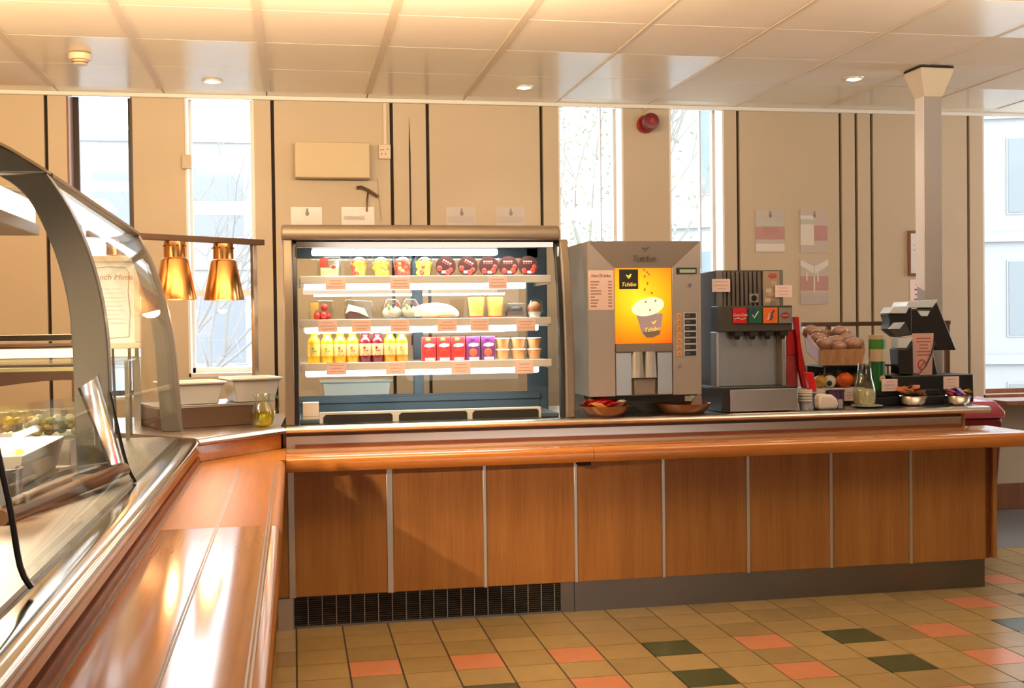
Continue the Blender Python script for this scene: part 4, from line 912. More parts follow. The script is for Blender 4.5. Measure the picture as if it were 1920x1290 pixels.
for i, (pa, pb_) in enumerate(((1374, 1400), (1403.5, 1428), (1431, 1458), (1460.5, 1484))):
    xa, za = sxz(pa, 577, 5.43); xb, zb = sxz(pb_, 606, 5.43); xm, zm = (xa + xb) / 2, (za + zb) / 2
    v = MB(L).box(xa, xb, 5.428, 5.436, zb, za, LOG[i]).build('valve_plate', t, .001)
    b = MB(L); y = 5.4275
    if i == 0: b.text('Coca-Cola', .018, (xm, y, zm - .003), WH, shear=.35).tube([(xa + .006, y, zm - .018), (xm - .01, y, zm - .012), (xm + .01, y, zm - .020), (xb - .005, y, zm - .014)], .0025, WH, 6)
    if i == 1:
        b.box(xa + .001, xm - .004, y, y + .0008, zm + .008, za - .002, mat('logo_blue', (.02, .06, .14), .4))
        b.tube([(xm - .015, y, zm + .003), (xm - .006, y, zm - .012), (xm + .017, y, zm + .020)], .0032, WH, 6)
    if i == 2: b.tube([(xm + .018, y, zm + .026), (xm + .004, y, zm + .008), (xm + .008, y, zm - .008), (xm - .004, y, zm - .022)], .006, mat('logo_purple', (.14, .03, .16), .4), 6).tube([(xm - .012, y, zm - .01), (xm - .004, y, zm + .012)], .0025, WH, 6).ell((xm - .012, y, zm - .016), (.006, .001, .006), WH, 8, 4)
    if i == 3: b.ell((xm, y, zm), (.024, .0012, .017), mat('logo_dark_red', (.26, .025, .03), .4), 16, 4).box(xm - .016, xm + .016, y - .0012, y, zm - .002, zm + .003, mat('logo_pale', (.5, .35, .33), .5))
    b.build('emblem', v)
    b = MB(L); b.box(xm - .022, xm + .022, 5.44, 5.50, VB - .022, VB - .0005, BLACK).cyl((xm, 5.47, VB - .04), (xm, 5.47, VB - .02), .012, BLACK, .018, 14); b.build('nozzle', t, .002)
    z_ = VB - .075
    MB(L).box(xm - .008, xm + .008, 5.492, 5.498, z_, VB - .023, PLASTIC).build('lever', t)
BS = sxz(1400, 722, 5.50)[1]
b = MB(L); b.box(VX0 - .005, Xr, 5.525, 5.549, BS - .005, VB, mat('scratched_steel', (.44, .45, .45), .35, .85, var=.15, vscale=14, stretch=(1, 1, .3))).box(Xr - .02, Xr, 5.46, 5.525, BS - .005, VB, STEEL).box(VX0 - .008, VX0 + .008, 5.46, 5.525, BS - .005, VB, STEEL).build('splash_panel', t, .002)
TX0, TZ1 = sxz(1369, 724, 5.38); TX1, TZ0 = sxz(1496, 765, 5.38)
b = MB(L); b.box(VX0 - .008, TX1, 5.392, 5.70, BS - .014, BS - .0055, BLACK).box(VX0 - .005, TX1 - .004, 5.39, 5.70, ZW + .004, BS - .0145, BLACK); b.build('drip_tray', t, .002)
MB(L).box(TX0, TX1, 5.38, 5.39, ZW + .006, BS - .014, STEEL).build('tray_front', t, .002)
for px0, px1, py0, py1, Y, lb in ((1335, 1369, 523, 547, YS_ - .012, 'pink price card on the upper corner of the drinks dispenser, beside the coffee machine'), (1453, 1485, 535, 557, YS_ - .006, 'pink price card over the posters on the drinks dispenser')):
    card(px0, px1, py0, py1, Y, lb, seed=px0)

# red cup holder, card and red straws box beside the dispenser
REDP = mat('glossy_red_card', (.62, .012, .012), .3, var=.12, vscale=15); REDS_ = mat('red_patterned_card', (.55, .05, .045), .4, var=.35, vscale=60)
xa, za = at(1474, 618, 5.72); xb, zb = at(1496, 718, 5.72)
t = thing('red_carton_stand', 'tall red cardboard stand beside the drinks dispenser', 'stand', ((xa + xb) / 2 + .02, 5.74, ZW))
L = t.location
MB(L).box(xa, xb, 5.72, 5.78, ZW + .0005, zb + .15, REDS_).box(xa, xb, 5.715, 5.78, zb + .1505, za, REDP).build('carton', t, .002)
s_ = [at(px, py, 5.70) for px, py in ((1486, 594), (1497, 594), (1500, 640), (1504, 665), (1512, 700), (1522, 730), (1504, 728), (1496, 690), (1493, 640))]
MB(L).prism(s_, 'xz', 5.69, 5.714, REDP).build('side_flap', t, .003)
xa, za = at(1508, 697, 5.50); xb, zb = at(1524, 731, 5.50)
solo(MB(((xa + xb) / 2, 5.50, zb)).prism([(xa - .01, za), (xb - .012, za - .004), (xb + .004, zb - .004), (xa + .012, zb)], 'xz', 5.46, 5.49, REDP), 'red_packet', 'small glossy red packet standing on the foam cups', 'packet', bevel=.003)

# foam cups, pot, tray of fruit ----------------------------------------------------------
def foam(px, n, lb, Y, top):
    x, _ = at(px, 750, Y); t = thing('foam_cups', lb, 'cups', (x, Y, ZW + .0005)); 
    h = at(px, top, Y)[1] - ZW
    b = MB(); pr = [(.026, 0), (.034, h - .01), (.037, h - .008), (.037, h), (.032, h), (.026, .02)]
    b.lathe(pr, (0, 0, 0), mat('foam_white', (.88, .83, .78), .5), 20).build('cup_body', t)
    b = MB()
    for k in range(n): b.lathe([(.036, h - .02 - k * .014), (.0385, h - .018 - k * .014), (.0385, h - .012 - k * .014), (.036, h - .01 - k * .014)], (0, 0, 0), mat('foam_white', (.88, .83, .78), .5), 20, False)
    b.build('cup_rim', t)
foam(1509, 4, 'tall stack of white foam cups in front of the red packet', 5.47, 730)
foam(1535, 1, 'low white foam cup in the middle of the cup group', 5.52, 732)
x, _ = at(1549, 755, 5.43)
t = thing('foam_bowl', 'white foam bowl lying on its side beside the purple pot', 'bowl', (x, 5.43, ZW + .0005))
MB().prism([(-.05, .0), (.045, .0), (.052, .03), (.045, .055), (.02, .075), (-.045, .08), (-.055, .04)], 'xz', -.035, .035, mat('foam_white', (.88, .83, .78), .5)).build('bowl_body', t, .014, 3)
x, z = at(1568, 731, 5.46)
t = thing('dessert_pot', 'purple pot with a white label on the worktop', 'pot', (x, 5.46, ZW + .0005))
MB().lathe([(.036, 0), (.040, z - ZW - .008)], (0, 0, 0), mat('purple_pot', (.05, .018, .07), .35), 20).build('pot_body', t)
MB().lathe([(.042, z - ZW - .008), (.043, z - ZW)], (0, 0, 0), mat('purple_pot', (.05, .018, .07), .35), 20).build('lid', t)
MB().box(-.012, .014, -.041, -.036, .004, .05, mat('lilac_label', (.48, .43, .48), .5)).build('label', t)
# white fruit shelf
FYs = 5.66
x0, zf = at(1522, 729, FYs); x1 = at(1622, 729, FYs)[0]
t = thing('fruit_stand', 'white shelf board on two legs holding loose fruit', 'stand', ((x0 + x1) / 2, FYs + .08, ZW)); L = t.location
MB(L).box(x0, x1, FYs, FYs + .2, zf - .012, zf, WPLAST).build('board', t, .003)
MB(L).box(x0 + .01, x0 + .02, FYs + .01, FYs + .19, ZW + .0005, zf - .012, WPLAST).build('leg', t)
MB(L).box(x1 - .02, x1 - .01, FYs + .01, FYs + .19, ZW + .0005, zf - .012, WPLAST).build('leg', t)
card(1583, 1606, 731, 751, FYs - .004, 'pink price card on the front edge of the fruit shelf', seed=8)
def fruit(name, px, Y, r, m, lb, cat, tall=1.0, stem=True):
    x = at(px, 715, Y)[0]; t = thing(name, lb, cat, (x, Y, zf + .0005))
    b = MB()
    if tall > 1.2:
        b.lathe([(.012, 0), (r * .8, .012), (r, r * .8), (r * .8, r * 1.5), (r * .42, r * 2.1), (r * .35, r * 2.6), (r * .1, r * 2.75)], (0, 0, 0), m, 18); top = r * 2.7
    else:
        b.ell((0, 0, r * .94), (r, r, r * .94), m, 18, 12); top = r * 1.84
    b.build('flesh', t)
    if stem: MB().cyl((0, 0, top - .004), (.004, 0, top + .014), .0018, BROWNMETAL, seg=6).build('stem', t)
fruit('apple', 1537, 5.70, .036, mat('golden_apple', (.60, .33, .05), .3, var=.25, vscale=20), 'golden brown apple at the red stand end of the fruit shelf', 'apple')
fruit('apple', 1553, 5.79, .043, mat('green_apple', (.42, .42, .10), .3, var=.2, vscale=15), 'green apple behind the white sliced fruit', 'apple')
fruit('pear', 1573, 5.76, .033, mat('pale_pear', (.52, .44, .16), .35, var=.2, vscale=15), 'pale yellow pear standing behind the orange', 'pear', 1.6)
fruit('orange', 1584, 5.695, .044, mat('bright_orange', (.80, .12, .012), .4, bump=.3, bscale=150), 'bright orange in front of the pear', 'orange', 1, False)
fruit('apple', 1606, 5.79, .042, mat('golden_apple_pale', (.62, .36, .09), .3, var=.25, vscale=20), 'golden apple behind the glass carafe', 'apple')
x = at(1556, 715, 5.69)[0]
t = thing('sliced_fruit', 'white cut fruit with a dark centre at the front of the fruit shelf', 'fruit', (x, 5.69, zf + .0005))
MB().ell((0, 0, .034), (.034, .025, .034), mat('white_flesh', (.80, .74, .62), .4), 16, 10).build('flesh', t)
MB().ell((-.012, -.021, .026), (.015, .008, .015), BLACK, 10, 6).build('dark_centre', t)
# carafe on a plate
x, _ = at(1627, 757, 5.47)
t = thing('plate', 'white plate under the glass carafe', 'plate', (x, 5.48, ZW + .0005))
MB().lathe([(.03, 0), (.05, .002), (.079, .010), (.080, .012), (.078, .013), (.048, .006), (.02, .005)], (0, 0, 0), PLATE, 32).build('plate_body', t)
zb = ZW + .0075; zt_ = at(1622, 681, 5.48)[1]; zl = at(1622, 729, 5.48)[1]
t = thing('carafe', 'glass carafe half full of cream coloured milk', 'carafe', (x - .012, 5.48, zb)); H_ = zt_ - zb; hl = zl - zb
MB().lathe([(.038, 0), (.054, .015), (.058, .05), (.056, hl), (.040, hl + .06), (.034, H_ - .01), (.037, H_), (.035, H_), (.032, H_ - .01), (.038, hl + .059), (.054, hl), (.056, .05), (.052, .017), (.036, .003)], (0, 0, 0), JG, 28).build('carafe_body', t)
MB().lathe([(.035, .004), (.0505, .0175), (.0545, .05), (.0525, hl - .002)], (0, 0, 0), mat('milk_cream', (.90, .78, .54), .3), 28).build('milk', t)

# bread roll basket on a dark stand -------------------------------------------------------
t = thing('stand_shelf', 'dark wire stand under the bread roll basket', 'stand', (2.8, 5.80, ZW)); L = t.location
xa, xb = at(1512, 720, 5.9)[0], at(1640, 720, 5.9)[0]
z_ = at(1560, 684, 5.72)[1]
MB(L).box(xa, xb, 5.885, 5.91, ZW + .0005, z_ - .012, DARKGREY).box(xa, xb, 5.70, 5.91, z_ - .012, z_ - .004, BLACK).build('back_board', t, .002)
for x in (xa + .02, xb - .02): MB(L).cyl((x, 5.72, ZW + .0005), (x, 5.72, z_ - .012), .006, CHROME, seg=8).build('leg', t)
BA, BB, BC_, BD = at(1542, 678, 5.62), at(1617, 678, 5.62), at(1508, 618, 5.90), at(1590, 614, 5.90)
t = thing('bread_basket', 'tilted wooden basket lined with pink paper, full of bread rolls', 'basket', ((BA[0] + BB[0]) / 2, 5.72, z_)); L = t.location
BASK = wood('basket_wood', (.42, .22, .10), (.66, .40, .21), .55, 22, 'z')
zb0 = z_ + .002; fz0, fz1 = zb0, at(1580, 655, 5.62)[1]
bz0_, bz1_ = zb0 + .06, at(1560, 618, 5.90)[1]
xf0, xf1, xk0, xk1 = at(1536, 660, 5.62)[0], at(1623, 660, 5.62)[0], at(1510, 640, 5.88)[0], at(1594, 640, 5.88)[0]
b = MB(L)
def wall(p, q, r_, s2, m, th):     # quad p,q (bottom) r,s (top)
    P = [Vector(v_) for v_ in (p, q, r_, s2)]; th = Vector(th)
    b.hexa([P[0], P[1], P[0] + th, P[1] + th, P[2], P[3], P[2] + th, P[3] + th], m)
wall((xf0 + .01, 5.64, fz0), (xf1 - .01, 5.64, fz0), (xf0, 5.62, fz1), (xf1, 5.62, fz1), BASK, (0, .008, 0))
wall((xk0 + .01, 5.88, bz0_), (xk1 - .01, 5.88, bz0_), (xk0, 5.90, bz1_), (xk1, 5.90, bz1_), BASK, (0, .008, 0))
b.hexa([(xf0 + .01, 5.64, fz0), (xf1 - .01, 5.64, fz0), (xk0 + .01, 5.885, bz0_), (xk1 - .01, 5.885, bz0_), (xf0 + .01, 5.64, fz0 + .008), (xf1 - .01, 5.64, fz0 + .008), (xk0 + .01, 5.885, bz0_ + .008), (xk1 - .01, 5.885, bz0_ + .008)], BASK)
b.build('basket_body', t)
PKP = mat('pink_paper', (.80, .55, .52), .55)
for (f0, k0), s in (((xf0, xk0), 1), ((xf1, xk1), -1)):
    MB(L).hexa([(f0 + .010 * s, 5.642, fz0 + .009), (f0 + .014 * s, 5.642, fz0 + .009), (k0 + .010 * s, 5.882, bz0_ + .009), (k0 + .014 * s, 5.882, bz0_ + .009), (f0, 5.622, fz1 + .004), (f0 + .004 * s, 5.622, fz1 + .004), (k0, 5.90, bz1_ + .004), (k0 + .004 * s, 5.90, bz1_ + .004)], PKP if s > 0 else BASK).build('paper_lining' if s > 0 else 'basket_side', t)
ROLL = mat('brown_roll', (.56, .31, .20), .5, var=.3, vscale=18, coat=.1)
ROLLS = [(1521, 623, 5.86, .052), (1534, 636, 5.80, .050), (1547, 645, 5.735, .050), (1569, 640, 5.78, .047), (1574, 622, 5.85, .046), (1588, 635, 5.80, .046), (1602, 645, 5.715, .052), (1573, 650, 5.70, .042)]
RLB = ['bread roll in the back corner of the basket, on the pink lining', 'bread roll second along the pink lining', 'bread roll at the front beside the pink lining', 'bread roll in the middle of the basket', 'bread roll at the back with the twisted wrap end', 'bread roll resting behind the largest front roll', 'large bread roll at the front nearest the green cup', 'bread roll at the middle of the front edge']
for k, (px, py, Y, r_) in enumerate(ROLLS):
    x, z = at(px, py, Y); t = thing('bread_roll', RLB[k], 'bread roll', (x, Y, z), 0, 'bread rolls in the basket')
    MB().ell((0, 0, 0), (r_, r_ * .85, r_ * .72), ROLL, 18, 12, wob=.08).build('roll', t)
    MB().ell((0, 0, .002), (r_ * 1.06, r_ * .92, r_ * .78), glass('thin_wrap', (.97, .95, .96), .16, .12), 14, 8, wob=.16).build('wrapper', t)

# bowls of snacks in front ---------------------------------------------------------------
BOWLW = mat('brown_bowl', (.26, .115, .05), .3, var=.2, vscale=6, coat=.3)
def bowl(px, py, Y, r_, h, m, lb, name='bowl', inner=.7):
    x = at(px, py, Y)[0]; t = thing(name, lb, 'bowl', (x, Y, ZW + .0005))
    MB().lathe([(r_ * inner, 0), (r_ * .85, h * .35), (r_, h), (r_ * .97, h), (r_ * .82, h * .42), (r_ * .55, h * .25)], (0, 0, 0), m, 32).build('bowl_body', t)
    return x, Y, ZW + .0005, r_, h
def packets(bw, n, cols, name, lb, cat, grp, sz=.022, up=.02, seed=1):
    x, Y, z, r_, h = bw; rr = random.Random(seed)
    for k in range(n):
        a = 2 * PI * k / n + rr.uniform(-.2, .2); d = r_ * (.60 if k % 3 else .15)
        m = rr.choice(cols); t = thing(name, m.name.split('_')[0].replace('black', 'black plastic') + ' ' + lb, cat, (x + d * math.cos(a), Y + d * math.sin(a) * .9, z + h + up * rr.uniform(.1, .6) + (0.008 if k % 3 == 0 else 0)), 0, grp)
        rot = Matrix.Rotation(rr.uniform(-.7, .7), 3, 'X') @ Matrix.Rotation(rr.uniform(-.5, .5), 3, 'Y') @ Matrix.Rotation(rr.uniform(0, 3), 3, 'Z')
        b = MB()
        rs = []
        for u, (ww, th_) in enumerate(((1, .002), (.97, .3), (1, .38), (.97, .3), (1, .002))):
            xx = (-1 + u * .5) * sz * 1.35
            rs.append([rot @ Vector((xx, yy * sz * ww * .8, zz * sz * th_)) for yy, zz in ((-1, -.5), (0, -1), (1, -.5), (1, .5), (0, 1), (-1, .5))])
        b.rings(rs, m).build('wrapper', t)
P_RED = mat('red_foil', (.55, .015, .02), .25); P_PALE = mat('pale_foil', (.70, .62, .45), .35); P_YEL = mat('amber_foil', (.70, .35, .06), .3)
bw_ = bowl(1133, 778, 5.445, .127, .05, BOWLW, 'brown wooden bowl of red sachets beside the chilled cabinet')
packets(bw_, 12, [P_RED, P_RED, P_RED, P_PALE, P_YEL], 'sachet', 'foil sachet heaped in the brown bowl beside the chilled cabinet', 'sachet', 'sachets in the brown bowl', .03, .014, 5)
bw2 = bowl(1282, 775, 5.46, .135, .05, BOWLW, 'nearly empty brown wooden bowl in front of the coffee machine')
x, z = at(1304, 750, 5.50)
t = thing('napkin', 'folded pale napkin standing in the nearly empty bowl', 'napkin', (x, 5.50, ZW + .02))
MB().prism([(-.035, 0), (.035, -.002), (.03, .062), (.016, .075), (-.016, .04)], 'xz', -.006, .006, mat('pale_napkin', (.66, .48, .36), .7)).build('napkin_fold', t, .002)
bw3 = bowl(1711, 757, 5.50, .075, .052, CHROME, 'shiny metal bowl of dark and orange snacks below the till', inner=.5)
packets(bw3, 13, [BLACK, mat('orange_foil', (.62, .20, .06), .3), mat('brown_foil', (.10, .04, .02), .3)], 'snack_bag', 'foil wrapped snack in the metal bowl below the till', 'snack', 'snacks in the metal bowl below the till', .025, .06, 3)
bw4 = bowl(1796, 755, 5.47, .068, .05, CHROME, 'shiny metal bowl of purple sweets at the end of the counter', inner=.5)
packets(bw4, 15, [mat('purple_foil', (.14, .04, .30), .25), mat('purple_foil', (.14, .04, .30), .25), mat('lilac_foil', (.36, .26, .42), .25), mat('purple_foil', (.14, .04, .30), .25), mat('lilac_foil', (.36, .26, .42), .25), P_YEL, P_RED], 'wrapped_sweet', 'foil wrapped sweet in the metal bowl at the counter end', 'sweet', 'sweets in the metal bowl at the counter end', .020, .045, 2)
card(1653, 1683, 711, 733, 5.56, 'pink price card standing in front of the till drawer', seed=3)
card(1769, 1798, 706, 729, 5.56, 'pink price card behind the bowl of purple sweets', seed=4)
x = at(1664, 745, 5.56)[0]
t = thing('wafer_stand', 'dark low tray holding black bags beside the carafe', 'tray', (x + .03, 5.585, ZW + .0005))
MB().box(-.10, .30, -.03, .03, 0, .045, BLACKM).box(-.10, .28, -.01, .03, .045, .078, BLACKM).build('tray_body', t, .006)

# ================================================================== TILL
YTi = 5.72
def tp(px, py): x, z = at(px, py, YTi); return (x, z)
t = thing('cash_till', 'black cash till seen from behind with tilted screen', 'till', (tp(1720, 700)[0], YTi, ZW)); L = t.location
SHEEN = mat('blue_grey_gloss', (.66, .74, .84), .2, spec=.8)  # window reflection on the black casing put into a pale blue colour
MB(L).box(tp(1655, 700)[0], tp(1806, 700)[0], YTi - .10, YTi + .12, ZW + .0005, tp(1720, 702)[1], BLACK).build('drawer', t, .006)
MB(L).prism([tp(1697, 640), tp(1742, 640), tp(1755, 702), tp(1690, 702)], 'xz', YTi - .02, YTi + .12, BLACK).build('stand', t, .005)
mon = [tp(1690, 566), tp(1702, 563), tp(1750, 562), tp(1784, 656), tp(1744, 656), tp(1738, 640), tp(1697, 640), tp(1700, 600), tp(1668, 597)]
sc = MB(L).prism([tp(1695, 580), tp(1737, 578), tp(1747, 565), tp(1784, 656), tp(1744, 656), tp(1736, 628), tp(1696, 628)], 'xz', YTi - .05, YTi + .10, BLACK).build('screen_unit', t, .006)
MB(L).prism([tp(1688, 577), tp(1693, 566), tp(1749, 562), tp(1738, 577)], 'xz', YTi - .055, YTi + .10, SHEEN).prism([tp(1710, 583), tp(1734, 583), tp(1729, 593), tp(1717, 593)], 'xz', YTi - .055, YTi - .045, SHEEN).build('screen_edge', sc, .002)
cd = MB(L).prism([tp(1653, 589), tp(1657, 603), tp(1654, 618), tp(1672, 632), tp(1697, 628), tp(1697, 577)], 'xz', YTi - .07, YTi + .02, BLACK).build('customer_display', t, .005)
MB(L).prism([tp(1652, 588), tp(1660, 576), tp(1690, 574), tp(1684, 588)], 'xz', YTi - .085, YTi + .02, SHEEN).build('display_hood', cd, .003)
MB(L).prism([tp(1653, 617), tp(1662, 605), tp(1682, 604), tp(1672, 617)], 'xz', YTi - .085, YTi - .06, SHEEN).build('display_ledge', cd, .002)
MB(L).prism([tp(1655, 619), tp(1672, 618), tp(1684, 606), tp(1692, 626), tp(1664, 632)], 'xz', YTi - .08, YTi - .06, DARKGREY).build('display_base', cd, .002)
pr_ = MB(L).prism([tp(1667, 653), tp(1683, 653), tp(1696, 640), tp(1697, 702), tp(1670, 700)], 'xz', YTi - .09, YTi + .0, BLACK).build('printer', t, .006)
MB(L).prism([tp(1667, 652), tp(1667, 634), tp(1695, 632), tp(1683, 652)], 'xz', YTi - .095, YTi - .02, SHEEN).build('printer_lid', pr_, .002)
MB(L).tube([(*tp(1738, 640), 0)[:1] + (YTi - .075, tp(1738, 640)[1]), (tp(1732, 662)[0], YTi - .078, tp(1732, 662)[1]), (tp(1722, 685)[0], YTi - .078, tp(1722, 685)[1]), (tp(1706, 702)[0], YTi - .09, tp(1706, 702)[1] + .005), (tp(1690, 705)[0], YTi - .08, tp(1690, 705)[1] + .02)], .004, BLACK, 6).build('cable', t)
x0, z1_ = tp(1698, 625); x1, z0_ = tp(1739, 703)
t = thing('till_notice', 'pink printed notice on the back of the cash till', 'notice', ((x0 + x1) / 2, YTi - .063, z0_)); w_, h_ = (x1 - x0) / 2, z1_ - z0_
MB().prism([(-w_ * 1.02, 0), (w_ * .82, 0), (w_, h_), (-w_ * .98, h_)], 'xz', -.0008, .0012, mat('dull_pink_card', (.70, .42, .36), .6)).build('sheet', t)
b = MB(); b.lines(-w_ * .6, w_ * .75, h_ * .45, h_ * .92, -.0015, 6, mat('red_ink', (.45, .14, .12), .7), 2, .38)
b.tube([(.022 * math.cos(a) - .006, -.001, h_ * .26 + .026 * math.sin(a)) for a in [2 * PI * i / 16 for i in range(17)]], .003, mat('symbol_red', (.45, .03, .04), .6), 6).tube([(-.02, -.001, h_ * .26 - .018), (.01, -.001, h_ * .26 + .018)], .003, mat('symbol_red', (.45, .03, .04), .6), 6)
b.build('printing', t)
# green drum behind the till
x, z = at(1648, 665, 5.62)
zt_ = at(1648, 628, 5.62)[1]
t = thing('cup_drum', 'green and white drum with a round badge beside the till', 'drum', (x, 5.64, ZW + .0455 + .034)); h_ = zt_ - ZW - .0795
GRN = mat('deep_green', (.012, .11, .025), .3, var=.2, vscale=10); GRW = mat('cream_band', (.55, .44, .28), .4)
MB().lathe([(.040, 0), (.041, h_ * .52)], (0, 0, 0), GRN, 24).build('drum_base', t)
MB().lathe([(.0425, h_ * .52), (.0435, h_ * .74)], (0, 0, 0), GRW, 24).build('cream_band', t)
MB().lathe([(.0425, h_ * .74), (.043, h_ * .92)], (0, 0, 0), mat('light_green', (.05, .22, .03), .35, var=.3, vscale=25), 24).lathe([(.043, h_ * .92), (.044, h_), (.04, h_)], (0, 0, 0), GRW, 24).build('drum_top', t)
MB().ell((.008, -.0405, h_ * .2), (.017, .003, .019), GRW, 16, 6).ell((.008, -.0435, h_ * .2), (.006, .002, .006), mat('badge_red', (.5, .12, .05), .5), 8, 6).build('round_badge', t)

# rear rail behind the till
t = thing('rear_rail', 'dark metal rail on two posts behind the bread basket and till', 'rail', (3.2, 6.08, ZW)); L = t.location
xa, xb, z_ = at(1502, 606, 6.08)[0], at(1781, 606, 6.08)[0], at(1640, 606, 6.08)[1]
MB(L).box(xa, xb, 6.07, 6.09, z_ - .014, z_ + .01, BROWNMETAL).build('rail', t, .002)
for px in (1553, 1775): x = at(px, 650, 6.08)[0]; MB(L).box(x - .014, x + .014, 6.07, 6.09, ZW + .0005, z_ - .014, BROWNMETAL).build('post', t)

# ================================================================== POWER POLE, CEILING FITTINGS, WALL ITEMS
YPo = 5.90
xa, xb = at(1734, 300, YPo)[0], at(1766, 300, YPo)[0]
t = thing('power_pole', 'pale square power pole from ceiling to worktop behind the till', 'pole', ((xa + xb) / 2, YPo + .045, ZW)); L = t.location
PALE = mat('pale_lilac_paint', (.38, .345, .33), .45)
def sq(g, z): return [(xa - g, YPo - g, z), (xb + g, YPo - g, z), (xb + g, YPo + .09 + g, z), (xa - g, YPo + .09 + g, z)]
MB(L).rings([sq(0, ZW + .0005), sq(0, 2.57)], PALE).build('shaft', t, .002)
MB(L).prism([(YPo + .002, at(1722, 545, YPo)[1]), (YPo + .088, at(1722, 545, YPo)[1] + .03), (YPo + .088, 2.56), (YPo + .002, 2.56)], 'yz', xa - .008, xa - .0005, mat('lit_white_cover', (.82, .74, .69), .4)).build('side_cover', t, .001)  # light falling on the left face put into the cover's white
MB(L).rings([sq(.004, 2.56), sq(.008, 2.575), sq(.045, 2.69), sq(.045, 2.712)], mat('cream_cap', (.66, .56, .42), .5)).build('capital', t, .003)
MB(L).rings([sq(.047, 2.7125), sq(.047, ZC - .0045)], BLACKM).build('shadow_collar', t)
for k, (px, py) in enumerate(((398, 151), (983, 162), (1601, 146))):
    x, y = atz(px, py, ZC)
    t = thing('downlight', ['recessed ceiling downlight in front of the heat lamp window', 'recessed ceiling downlight above the chilled cabinet', 'recessed ceiling downlight beside the power pole'][k], 'downlight', (x, y, ZC - .0005), 0, 'recessed downlights')
    MB().rings([[(r * math.cos(2 * PI * i / 28), r * math.sin(2 * PI * i / 28), z) for i in range(28)] for r, z in ((.035, -.002), (.046, -.010), (.056, -.007), (.058, 0))], mat('downlight_ring', (.72, .62, .48), .35, .3)).build('ring', t)
    MB().ell((0, 0, -.004), (.036, .036, .012), BULB, 16, 6).build('lamp', t)
    l = D.lights.new('downlight_lamp', 'SPOT'); l.energy, l.color, l.spot_size, l.spot_blend, l.shadow_soft_size = 8, (1, .8, .55), R(110), .8, .04
    o = D.objects.new('downlight_lamp', l); COL.objects.link(o); o.location = (x, y, ZC - .03)
x, y = atz(150, 100, ZC)
t = thing('smoke_detector', 'round cream smoke detector on the ceiling', 'smoke detector', (x, y, ZC - .0045))
MB().lathe([(.056, 0), (.056, -.022), (.052, -.030), (.036, -.032)], (0, 0, 0), mat('cream_plastic', (.74, .58, .40), .45), 28).build('base', t)
MB().lathe([(.034, -.032), (.036, -.048), (.030, -.054), (.01, -.055)], (0, 0, 0), mat('cream_plastic', (.74, .58, .40), .45), 24).build('sensor', t)
MB().lathe([(.0365, -.040), (.0368, -.047)], (0, 0, 0), REDWOOD, 24, False).build('sensor_slot', t)

def wp(px, py): return at(px, py, WY)
def wbox(px0, py0, px1, py1, d0, d1, m, b, L):
    x0, z1 = wp(px0, py0); x1, z0 = wp(px1, py1); return b.box(x0, x1, WY - d1, WY - d0, z0, z1, m)
x0, z1_ = at(552, 265, WY - .1); x1, z0_ = at(694, 334, WY - .1)
t = thing('wall_heater', 'cream box heater mounted high on the wall', 'heater', ((x0 + x1) / 2, WY - .005, z0_)); L = t.location
MB(L).box(x0, x1, WY - .10, WY - .012, z0_, z1_, mat('cream_box', (.62, .49, .30), .5)).build('case', t, .006)
MB(L).box(x0 + .04, x1 - .04, WY - .0118, WY - .0005, z0_ + .04, z1_ - .04, GREYMETAL).build('mount', t)
t = thing('socket_box', 'small cream switch box on the wall under its conduit', 'switch', (wp(720, 285)[0], WY, wp(720, 299)[1])); L = t.location
wbox(709, 272, 732, 299, .0005, .03, mat('cream_plastic_b', (.72, .58, .43), .45), MB(L), L).build('box_body', t, .003)
b = MB(L)
for px, py in ((714, 282), (718, 282), (726, 281), (715, 290), (722, 290)): x, z = wp(px, py); b.box(x - .004, x + .004, WY - .0315, WY - .03, z - .003, z + .003, INK)
b.build('switch_mark', t)
x, z = wp(722, 272); MB(L).box(x - .011, x + .011, WY - .018, WY - .0005, z, ZC - .025, mat('cream_plastic_b', (.72, .58, .43), .45)).build('conduit', t, .002)
x, z = wp(688, 388)
t = thing('wall_clip', 'brown hooked clip on a thin stem, fixed to the wall', 'clip', (x, WY, z)); L = t.location
b = MB(L); (xa, za), (xb, zb), (xc, zc) = wp(668, 353), wp(690, 358), wp(708, 370)
b.tube([(xa, WY - .03, za), (xa + .03, WY - .03, za + .004), (xb, WY - .03, zb), (xc, WY - .03, zc)], .010, BROWNMETAL, 8).build('hook', t)
b = MB(L); b.tube([(xb, WY - .03, zb), (x, WY - .0105, z + .03), (x - .002, WY - .0105, z - .03)], .006, BROWNMETAL, 6).build('stem', t)
x2, z2_ = wp(708, 336); MB(L).tube([(x2, WY - .006, z2_), (x2 + .003, WY - .006, z2_ - .09), (x2 + .012, WY - .006, z2_ - .2), (x2 + .02, WY - .006, z2_ - .26)], .0025, mat('tan_wire', (.5, .36, .22), .5), 5).build('wire', t)
